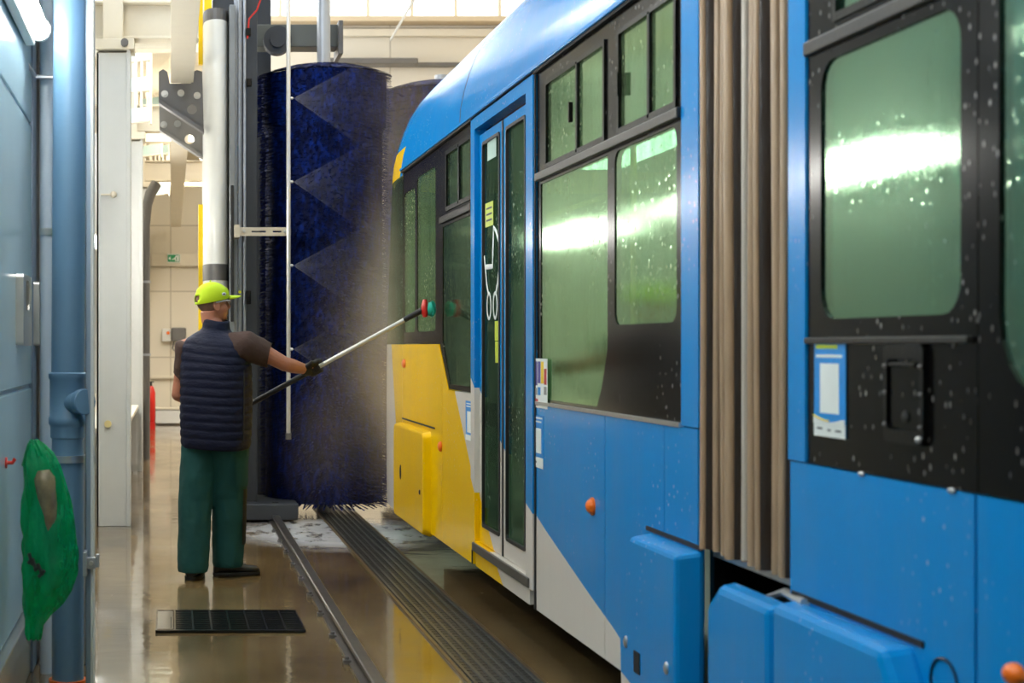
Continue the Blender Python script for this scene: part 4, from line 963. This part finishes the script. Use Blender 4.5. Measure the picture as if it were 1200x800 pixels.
def mist_mat():
    b = N('drifting_mist'); tc = b.t.nodes.new('ShaderNodeTexCoord')
    def blob(cx, cy, cz, rx, ry, rz):
        s_ = b.n('VectorMath', _operation='SUBTRACT'); b.l(tc.outputs['Object'], s_.inputs[0]); s_.inputs[1].default_value = (cx, cy, cz)
        d = b.n('VectorMath', _operation='DIVIDE'); b.l(s_.outputs[0], d.inputs[0]); d.inputs[1].default_value = (rx, ry, rz)
        l = b.n('VectorMath', _operation='LENGTH'); b.l(d.outputs[0], l.inputs[0])
        q = b.math('SUBTRACT', 1, l.outputs['Value'], clamp=True); return b.math('MULTIPLY', q, q)
    d = b.math('ADD', b.math('MULTIPLY', blob(1.5, 11.6, 1.35, .6, .9, 1.35), .9), b.math('MULTIPLY', blob(1.25, 11.9, .7, .55, .7, .9), .6))
    d = b.math('ADD', d, b.math('MULTIPLY', blob(1.56, 10.9, 1.5, .36, 1.2, 1.5), 2.2))
    d = b.math('ADD', d, b.math('MULTIPLY', blob(1.85, 12.9, 3.2, .8, 1.2, .9), .9))
    nz = b.ramp(b.noise(b.coord((1, 1, 1)), 2.6, 4, .6), [(.3, (.25, .25, .25)), (.7, (1, 1, 1))])
    dd = b.math('MULTIPLY', b.math('MULTIPLY', d, nz), .75)
    v = b.t.nodes.new('ShaderNodeVolumeScatter'); v.inputs['Color'].default_value = (.80, .64, .42, 1); v.inputs['Anisotropy'].default_value = .1
    b.l(dd, v.inputs['Density']); b.l(v.outputs[0], b.out.inputs['Volume']); return b.m
o = MB().box(.55, 2.7, 9.75, 14.2, .02, 4.2).build('water_mist', mist_mat()); tag(o, 'grey-brown haze of water drifting between brush and tram nose', 'mist', None, 'stuff')

# ------------------------------------------------------------------ background up high
t = thing('wall_lamp_bar', 'long grey lamp bar fixed across the back wall above the brush', 'lamp', P(440, 75, 27.8))
a = P(383, 77, 27.8); b_ = P(488, 70, 27.8)
MB().box(a.x, b_.x, 27.6, 27.98, a.z, b_.z).build('housing', M['msteel'], t, bevel=.02)
a = P(488, 77, 27.8); b_ = P(540, 73, 27.8)
MB().box(a.x, b_.x, 27.8, 27.98, a.z, b_.z).build('conduit', M['msteel'], t)
tag(MB().box(-.9, 6.9, 27.85, 27.99, P(0, 44, 28).z, P(0, 36, 28).z).build('wall_beam', M['cream']), 'cream horizontal beam high on the back wall', 'beam', None, 'structure')
tag(MB().box(-.9, 6.9, 27.6, 27.99, P(0, 30, 28).z, P(0, 24, 28).z).build('wall_beam', M['beige']), 'beige ledge beam just under the bright clerestory window', 'beam', None, 'structure')
tag(MB().tube([P(487, -3, 24), P(458, 46, 24)], .02, 6).tube([P(458, 46, 24), P(458, 47, 27.9)], .015, 6).build('stay_wire', M['alu']), 'thin diagonal stay rod in front of the back wall', 'rod')

# ------------------------------------------------------------------ worker
PO = Vector((.275, 9.34, 0)); PH = math.radians(25)
RT = Vector((math.cos(PH), -math.sin(PH), 0)); FW = Vector((math.sin(PH), math.cos(PH), 0)); UP = Vector((0, 0, 1))
def L(x, y, z): return PO+RT*x+FW*y+UP*z
W = thing('person', 'worker in neon yellow cap, navy quilted vest and teal trousers holding a long pole', 'person', (PO.x, PO.y, 0))
def ring(c, a, b_, n=48, ex=2.3, rt=RT, fw=FW, tilt=0):
    out = []
    for k in range(n):
        th = k*2*PI/n; cs, sn = math.cos(th), math.sin(th)
        out.append(Vector(c)+rt*a*math.copysign(abs(cs)**(2/ex), cs)+fw*b_*math.copysign(abs(sn)**(2/ex), sn)+UP*tilt*cs*a)
    return out
def interp(tab, z):
    if z <= tab[0][0]: return tab[0][1:]
    for p, q in zip(tab, tab[1:]):
        if z <= q[0]:
            f = (z-p[0])/(q[0]-p[0]); return tuple(p[i]+(q[i]-p[i])*f for i in range(1, len(p)))
    return tab[-1][1:]
# arm joints
RS = Vector((.455, 9.26, 1.425)); RE = Vector((.69, 9.30, 1.30)); RW = Vector((.835, 9.40, 1.262))
LS = Vector((.095, 9.42, 1.41)); LE = Vector((.045, 9.42, 1.11)); LW = Vector((.24, 9.57, 1.02))
# pole line
PT = Vector((1.50, 9.16, 1.622)); PB = Vector((.34, 9.64, .957)); PD = (PT-PB).normalized()
def poleat(X): return PB+(PT-PB)*((X-PB.x)/(PT.x-PB.x))
HR = poleat(.885); HL = poleat(.385)
def hand(mb, H, Wr, side, rr, palm_r):
    """palm beside the pole, four fingers and a thumb curled round it"""
    ax = PD; to = (H-Wr); to = to-ax*to.dot(ax); u = -to.normalized(); v = ax.cross(u)     # u: from the pole to the wrist side
    pr = .017+rr
    for k in range(4):
        off = ax*(.030-.020*k)*side; ln = (1.0, 1.08, 1.0, .86)[k]
        pts = []
        for j in range(8):
            an = (-.15+j/7*3.9*ln)
            pts.append(H+off+u*math.cos(an)*(pr+.004)+v*math.sin(an)*(pr+.004))
        pts.insert(0, H+off*.85+u*(pr+.035)-v*.006)
        mb.tube(pts, [rr*1.15]+[rr*1.05, rr*1.1, rr, rr*1.08, rr*.98, rr*.95, rr*.85, rr*.6], 8)
    th = [H+u*(pr+.045)+ax*.022*side, H+u*(pr+.022)+ax*.045*side-v*.014, H+u*.004+ax*.052*side-v*(pr+.004), H-u*.014+ax*.046*side-v*(pr*.9)]
    mb.tube(th, [rr*1.5, rr*1.35, rr*1.15, rr*.8], 8)
    mb.tube([Wr, Wr*.45+(H+u*(pr+.03))*.55, H+u*(pr+.034), H+u*(pr+.008)], [(.026, .021), (.034*palm_r, .02), (.043*palm_r, .019), (.038*palm_r, .014)], 12, up=ax)
# body: one continuous remeshed surface
hc = Vector((.262, 9.36, 1.662))             # head centre
HY = math.radians(66); HF = Vector((math.sin(HY), math.cos(HY), .10)).normalized(); HR_ = Vector((math.cos(HY), -math.sin(HY), 0)); HU = HR_.cross(HF).normalized()
HM = Matrix((HR_, HF, HU)).transposed()
def Hd(x, y, z): return hc+HR_*x+HF*y+HU*z
body = MB()
body.ball(Hd(0, -.012, .03), (.074, .094, .088), 20, 14, rot=HM)          # skull
body.ball(Hd(0, .022, -.03), (.060, .066, .078), 18, 12, rot=HM)          # face
body.ball(Hd(0, .044, -.085), (.040, .036, .026), 14, 10, rot=HM)         # chin
body.ball(Hd(.0, .07, .028), (.045, .022, .012), 12, 8, rot=HM)           # brow
body.tube([Hd(0, .082, .012), Hd(0, .103, -.022), Hd(0, .09, -.036)], [.008, .014, .011], 10)   # nose
body.ball(Hd(0, .082, -.056), (.022, .012, .006), 10, 6, rot=HM); body.ball(Hd(0, .08, -.067), (.019, .012, .006), 10, 6, rot=HM)   # lips
for s_ in (-1, 1):
    body.ball(Hd(s_*.045, .045, -.03), (.02, .028, .028), 10, 8, rot=HM)  # cheeks
    body.tube([Hd(s_*.073, -.014+.018*math.cos(a), -.008+.03*math.sin(a)) for a in [k*PI/6 for k in range(-4, 9)]], .0065, 6)   # ear rim
    body.ball(Hd(s_*.071, -.012, -.01), (.007, .014, .022), 8, 6, rot=HM)
body.tube([Hd(0, -.03, -.04), Hd(0, -.03, -.09), L(0, .0, 1.50), L(0, 0, 1.42)], [.058, .058, .064, .09], 20)
tors = [L(0, 0, .86), L(0, 0, .95), L(0, .01, 1.1), L(0, 0, 1.25), L(0, 0, 1.38), L(0, 0, 1.45)]
body.tube(tors, [(.16, .12), (.18, .13), (.19, .145), (.19, .13), (.18, .11), (.10, .08)], 24, up=RT)
body.tube([L(.08, 0, 1.43), RS, RS.lerp(RE, .5), RE], [.06, .055, .052, .044], 14)
body.tube([RE, RE.lerp(RW, .3), RE.lerp(RW, .7), RW], [.043, .045, .036, .029], 14); body.ball(RE, .045)
body.tube([L(-.08, 0, 1.43), LS, LS.lerp(LE, .5), LE], [.06, .052, .046, .040], 14); body.ball(LE, .040)
body.tube([LE, LE.lerp(LW, .35), LW], [.040, .040, .027], 14)
hand(body, HR, RW, 1, .0072, .75); hand(body, HL, LW, -1, .0072, .75)
LA = Vector((.135, 9.30, .09)); LK = Vector((.15, 9.34, .48)); LHp = L(-.09, 0, .88)
RA = Vector((.345, 9.42, .09)); RK = Vector((.355, 9.40, .48)); RHp = L(.09, 0, .88)
body.tube([LHp, LHp.lerp(LK, .5), LK, LK.lerp(LA, .4), LA], [.085, .078, .055, .052, .035], 16)
body.tube([RHp, RHp.lerp(RK, .5), RK, RK.lerp(RA, .4), RA], [.085, .078, .055, .052, .035], 16)
LFD = Vector((.22, .97, 0)).normalized(); RFD = Vector((.97, .22, 0)).normalized()
for A, F in ((LA, LFD), (RA, RFD)):
    body.tube([A, A-UP*.04+F*.02, A+F*.10-UP*.055, A+F*.17-UP*.062], [.034, .036, .03, .02], 12)
bo = body.build('body', M['skin'], W)
rm = bo.modifiers.new('remesh', 'REMESH'); rm.mode = 'VOXEL'; rm.voxel_size = .0048; rm.use_smooth_shade = True
sm_ = bo.modifiers.new('smooth', 'SMOOTH'); sm_.factor = .5; sm_.iterations = 3
# gloves
for H, Wr, sd in ((HR, RW, 1), (HL, LW, -1)):
    g = MB(); hand(g, H, Wr, sd, .0105, 1.3); g.ball(H+(Wr-H)*.45, (.03, .03, .03), 12, 8)
    d_ = (Wr-(RE if sd == 1 else LE)).normalized()
    g.tube([Wr-d_*.03, Wr-d_*.028, Wr, Wr+d_*.02], [.034, .037, .036, .034], 14)
    go = g.build('glove', M['glove'], W); r_ = go.modifiers.new('remesh', 'REMESH'); r_.mode = 'VOXEL'; r_.voxel_size = .0035; r_.use_smooth_shade = True
    s3 = go.modifiers.new('smooth', 'SMOOTH'); s3.factor = .4; s3.iterations = 2
# vest
VT = [(.785, .205, .165, 0), (.80, .214, .172, 0), (.95, .222, .178, 0), (1.1, .222, .18, .005), (1.25, .222, .168, .0), (1.34, .216, .152, -.005), (1.40, .205, .138, -.008), (1.445, .175, .12, -.01), (1.475, .13, .10, -.008), (1.495, .098, .09, 0), (1.51, .084, .085, .004), (1.56, .078, .08, .006), (1.565, .070, .072, .006)]
rows = []; z = .785
def quilt(z):
    t_ = ((z-.80) % .0505)/.0505; return 1+.034*(max(0, math.sin(PI*t_))**.55-.6)
while z <= 1.5651:
    a, b_, yo = interp(VT, z); q = quilt(z) if .80 < z < 1.47 else 1
    row = []
    tl = -.03 if z > 1.3 else 0
    for k in range(96):
        th = k*2*PI/96; cs, sn = math.cos(th), math.sin(th); ex = 2/2.2
        wr = 1+.010*noise.noise(Vector((cs*4, sn*4, z*22)))+.008*noise.noise(Vector((cs*9, sn*9, z*40)))
        qq = 1+(q-1)*(1.0 if sn < .8 else .9)
        seam = 1-.012*math.exp(-((th-6.05)/.02)**2)
        row.append(L(0, yo, z)+RT*a*qq*wr*seam*math.copysign(abs(cs)**ex, cs)+FW*b_*qq*wr*seam*math.copysign(abs(sn)**ex, sn)+UP*(.006*math.sin(th*2)+tl*cs*a*2))
    rows.append(row); z += .0065
rows.insert(0, [L(0, 0, .80)+(p-L(0, 0, .80))*.9 for p in rows[0]])
ve = MB().grid(rows, True, False).build('quilted_vest', M['vest'], W, smooth=True, angle=75)
MB().tube([L(.223*math.cos(a), 0, 0)*0+L(.0, 0, 0)*0+q for q in []] or [L(.21, -.07, .83), L(.213, -.075, 1.0), L(.213, -.07, 1.2), L(.208, -.06, 1.27)], .004, 6).build('side_seam', M['patch'], ve)
# armhole edging
for Sx, dirv in ((RS, (RE-RS).normalized()), (LS, (LE-LS).normalized())):
    a1 = dirv.cross(FW).normalized(); a2 = dirv.cross(a1)
    pass
# shirt sleeves
def sleeve(pts, rs, nm):
    rows = []
    pts = [Vector(p) for p in pts]; n = 36; out = []
    for i in range(len(pts)-1):
        for s_ in range(6): 
            t_ = s_/6; p0, p1, p2, p3 = pts[max(i-1, 0)], pts[i], pts[i+1], pts[min(i+2, len(pts)-1)]
            q = .5*((2*p1)+(p2-p0)*t_+(2*p0-5*p1+4*p2-p3)*t_*t_+(3*p1-p0-3*p2+p3)*t_**3)
            out.append((q, rs[i]+(rs[i+1]-rs[i])*(t_*t_*(3-2*t_))))
    out.append((pts[-1], rs[-1]))
    t0 = (pts[-1]-pts[0]).normalized(); a0 = UP-t0*UP.dot(t0); a0.normalize(); b0 = t0.cross(a0)
    for i, (p, r) in enumerate(out):
        rows.append([p+(a0*math.cos(k*2*PI/n)+b0*math.sin(k*2*PI/n))*r*(1+.05*noise.noise(Vector((math.cos(k*2*PI/n)*2.5, math.sin(k*2*PI/n)*2.5, i*.35)))) for k in range(n)])
    p, r = out[-1]; rows.append([p+(a0*math.cos(k*2*PI/n)+b0*math.sin(k*2*PI/n))*r*.86 for k in range(n)])
    MB().grid(rows, True, False).build(nm, M['shirt'], W, smooth=True, angle=70)
sleeve([L(.06, .0, 1.40), RS+Vector((-.01, 0, -.02)), RS.lerp(RE, .35)+Vector((0, 0, -.004)), RS.lerp(RE, .60)], [.09, .096, .084, .074], 'shirt_sleeve')
sleeve([L(-.08, .0, 1.37), LS+Vector((0, 0, -.02)), LS.lerp(LE, .4), LS.lerp(LE, .66)], [.085, .076, .066, .06], 'shirt_sleeve')
# trousers: one mesh
tr = MB()
def leg(hip, kn, an, r0, side):
    rows = []; N_ = 60
    for i in range(N_+1):
        t_ = i/N_
        if t_ < .5: c = hip.lerp(kn, t_*2)
        else: c = kn.lerp(an, (t_-.5)*2)
        r = interp([(0, .118), (.25, .112), (.5, .104), (.75, .098), (.9, .096), (.97, .095), (1, .09)], t_)[0]
        row = []
        for k in range(40):
            th = k*2*PI/40
            f = 1+.06*noise.noise(Vector((math.cos(th)*2+side*5, math.sin(th)*2, t_*7)))+.05*abs(noise.noise(Vector((math.cos(th)*2.2+t_*9+side, math.sin(th)*2.2, t_*16))))+.05*max(0, t_-.8)*noise.noise(Vector((math.cos(th)*3, math.sin(th)*3+side, t_*50)))*4
            row.append(c+(RT*math.cos(th)*r+FW*math.sin(th)*r*.98)*f)
        rows.append(row)
    tr.grid(rows, True, True)
leg(L(-.095, 0, .93), LK, Vector((.135, 9.285, .045)), .11, -1); leg(L(.095, 0, .93), RK, Vector((.35, 9.41, .06)), .11, 1)
tr.grid([ring(L(0, 0, z), a, b_, 40) for z, a, b_ in ((.80, .185, .13), (.86, .20, .15), (.93, .205, .158), (1.0, .20, .155))], True, True)
to = tr.build('trousers', M['trouser'], W)
r_ = to.modifiers.new('remesh', 'REMESH'); r_.mode = 'VOXEL'; r_.voxel_size = .006; r_.use_smooth_shade = True
s3 = to.modifiers.new('smooth', 'SMOOTH'); s3.factor = .5; s3.iterations = 4
# knee patch and thigh pocket on the right leg
def legpatch(z0, z1, th0, th1, r, nm, ma):
    rows = []
    for i in range(13):
        z = z0+(z1-z0)*i/12; 
        c = RK.lerp(RHp, (z-.48)/.4) if z > .48 else RA.lerp(RK, (z-.06)/.42)
        rows.append([Vector((c.x, c.y, z))+RT*math.cos(th)*r+FW*math.sin(th)*r for th in [th0+(th1-th0)*k/12 for k in range(13)]])
    MB().grid(rows).build(nm, ma, W, smooth=True)
legpatch(.20, .54, -.25, .8, .112, 'knee_patch', M['patch'])
legpatch(.56, .74, -.85, .15, .120, 'thigh_pocket', M['trouser'])
# shoes
for A, F, z in ((LA, LFD, 0), (RA, RFD, 0)):
    rt = F.cross(UP); base = Vector((A.x, A.y, 0))
    rows = []
    for (y, w_, h_) in ((-.085, .012, .05), (-.08, .03, .085), (-.06, .038, .105), (-.01, .041, .11), (.04, .042, .095), (.09, .046, .075), (.14, .047, .062), (.18, .040, .056), (.20, .025, .045), (.208, .008, .03)):
        rows.append([base+F*y+rt*w_*math.copysign(abs(math.cos(t))**.7, math.cos(t))+UP*(.018+(h_-.018)*(.5+.5*math.sin(t))) for t in [k*2*PI/24 for k in range(24)]])
    s = MB().grid(rows, True, True).build('shoe', M['shoe'], W, smooth=True, angle=60)
    rows = []
    for zq2, g in ((0, .97), (.004, 1.02), (.02, 1.03), (.024, 1.0)):
        rows.append([base+F*(.062+.148*g*math.copysign(abs(math.cos(t))**.8, math.cos(t)))+rt*.049*g*math.copysign(abs(math.sin(t))**.75, math.sin(t))+UP*zq2 for t in [k*2*PI/32 for k in range(32)]])
    MB().grid(rows, True, True).build('sole', M['rubber'], s, smooth=True)
    mb = MB()
    for k in range(4): mb.tube([base+F*(.05+.02*k)-rt*.022+UP*(.094-.007*k), base+F*(.05+.02*k)+UP*(.100-.008*k), base+F*(.05+.02*k)+rt*.022+UP*(.094-.007*k)], .003, 6)
    mb.build('laces', M['ink'], s)
# hair
MB().grid([[Hd(.0765*math.cos(e)*math.sin(a)*k_, -.012-.097*math.cos(e)*math.cos(a)*k_, .03+.09*math.sin(e)) for a in [(-1.75+3.5*j/24) for j in range(25)]] for e, k_ in ((-.95, 1.0), (-.7, 1.01), (-.4, 1.015), (0, 1.02), (.3, 1.02))]).build('short_hair', M['hair'], W, smooth=True)
# cap
rows = []
for i in range(14):
    e = -.20+(PI/2+.18)*i/13; k_ = 1.13
    rows.append([Hd(.078*k_*math.cos(e)*math.sin(a), -.008-.100*k_*.99*math.cos(e)*math.cos(a), .040+.098*max(math.sin(e), -1)-.02*math.cos(a)*(1 if e < .6 else 0)*max(0, math.cos(e)-.4)) for a in [j*2*PI/48 for j in range(48)]])
# opening over the adjuster strap at the back: leave out faces
cap = MB().grid(rows, True, True)
cap.f_keep = None
keep = []
for fi, f in enumerate(cap.f):
    if len(f) == 4:
        c = sum((Vector(cap.v[q]) for q in f), Vector())/4; l = c-hc
        if l.dot(HF) < -.085 and abs(l.dot(HR_)) < .028 and .028 < l.dot(HU) < .068: continue
    keep.append(f)
cap.f = keep
cap.mi = [0]*len(keep)
cpo = cap.build('cap', M['cap'], W, smooth=True, angle=70)
so = cpo.modifiers.new('solid', 'SOLIDIFY'); so.thickness = .003
rows = []
for i in range(7):
    d_ = i/6; hwid = .074*(1-.25*d_**2)
    rows.append([Hd(hwid*math.sin(a), .078+(.092*d_)*math.cos(a)+.02*math.cos(a), .048-.010*d_-.018*(math.sin(a)**2)) for a in [(-PI/2+PI*j/16) for j in range(17)]])
pk = MB().grid(rows).build('cap_peak', M['cap'], cpo, smooth=True); so = pk.modifiers.new('solid', 'SOLIDIFY'); so.thickness = .005
MB().ball(Hd(0, -.008, .143), .006).build('cap_button', M['cap'], cpo)
# badge on the right side of cap (towards camera)
MB().ball(Hd(.082, .035, .058), (.004, .016, .010), rot=HM).build('cap_badge', M['signw'], cpo); MB().ball(Hd(.086, .035, .058), (.002, .009, .004), rot=HM).build('badge_mark', M['ink'], cpo)
# glasses
gm = MB()
for s_ in (-1, 1):
    gm.tube([Hd(s_*.078, -.02, .012), Hd(s_*.081, .03, .016), Hd(s_*.072, .078, .016)], .0042, 6)
    gm.tube([Hd(s_*(.036+.026*math.cos(a*PI/8)), .094-.010*abs(math.cos(a*PI/8))*(1 if math.cos(a*PI/8)*1 > 0 else 0), .012+.018*math.sin(a*PI/8)) for a in range(17)], .002, 6)
gm.tube([Hd(-.012, .096, .016), Hd(.012, .096, .016)], .002, 6)
gg = gm.build('safety_glasses', mat('silver_glasses', rgb(190, 190, 190), .3, .3), W, smooth=True)
for s_ in (-1, 1): MB().ball(Hd(s_*.036, .090, .012), (.025, .003, .017), rot=HM).build('lens', mat('clear_lens', (.7, .75, .75), .1), gg)

# pole brush
t = thing('long_handled_brush', 'long silver and black pole with red and teal brush head held to the tram', 'brush', PB)
J = poleat(.90)
MB().tube([PB-PD*.06, PB-PD*.055, J], [.012, .0165, .0165], 14).build('grip_sleeve', M['rubber'], t, smooth=True)
MB().tube([J, poleat(1.44)], .0135, 14).build('pole_tube', mat('satin_pole', (.75, .73, .68), .35, .5), t, smooth=True)
MB().tube([poleat(1.40), poleat(1.48), poleat(1.50)], [.016, .018, .02], 12).build('connector', M['rubber'], t, smooth=True)
TP = poleat(1.515)
bh = MB().tube([TP+UP*.055, TP+UP*.02, TP-UP*.02, TP-UP*.05], [(.012, .025), (.022, .035), (.022, .035), (.012, .025)], 12).build('brush_block', M['red'], t, smooth=True)
MB().ball(TP+Vector((.032, 0, -.002)), (.03, .05, .042)).build('teal_sponge', M['teal'], t, smooth=True)
mb = MB(); rnd = random.Random(3)
for k in range(260):
    d = Vector((rnd.uniform(.2, 1), rnd.uniform(-1, 1), rnd.uniform(-1, 1))).normalized()
    a = TP+Vector((.03, 0, 0))+Vector((d.x*.025, d.y*.04, d.z*.035)); b_ = a+Vector((d.x*.012, d.y*.022, d.z*.02)); mb.tube([a, b_], .0015, 3)
mb.build('bristles', M['teal'], t)
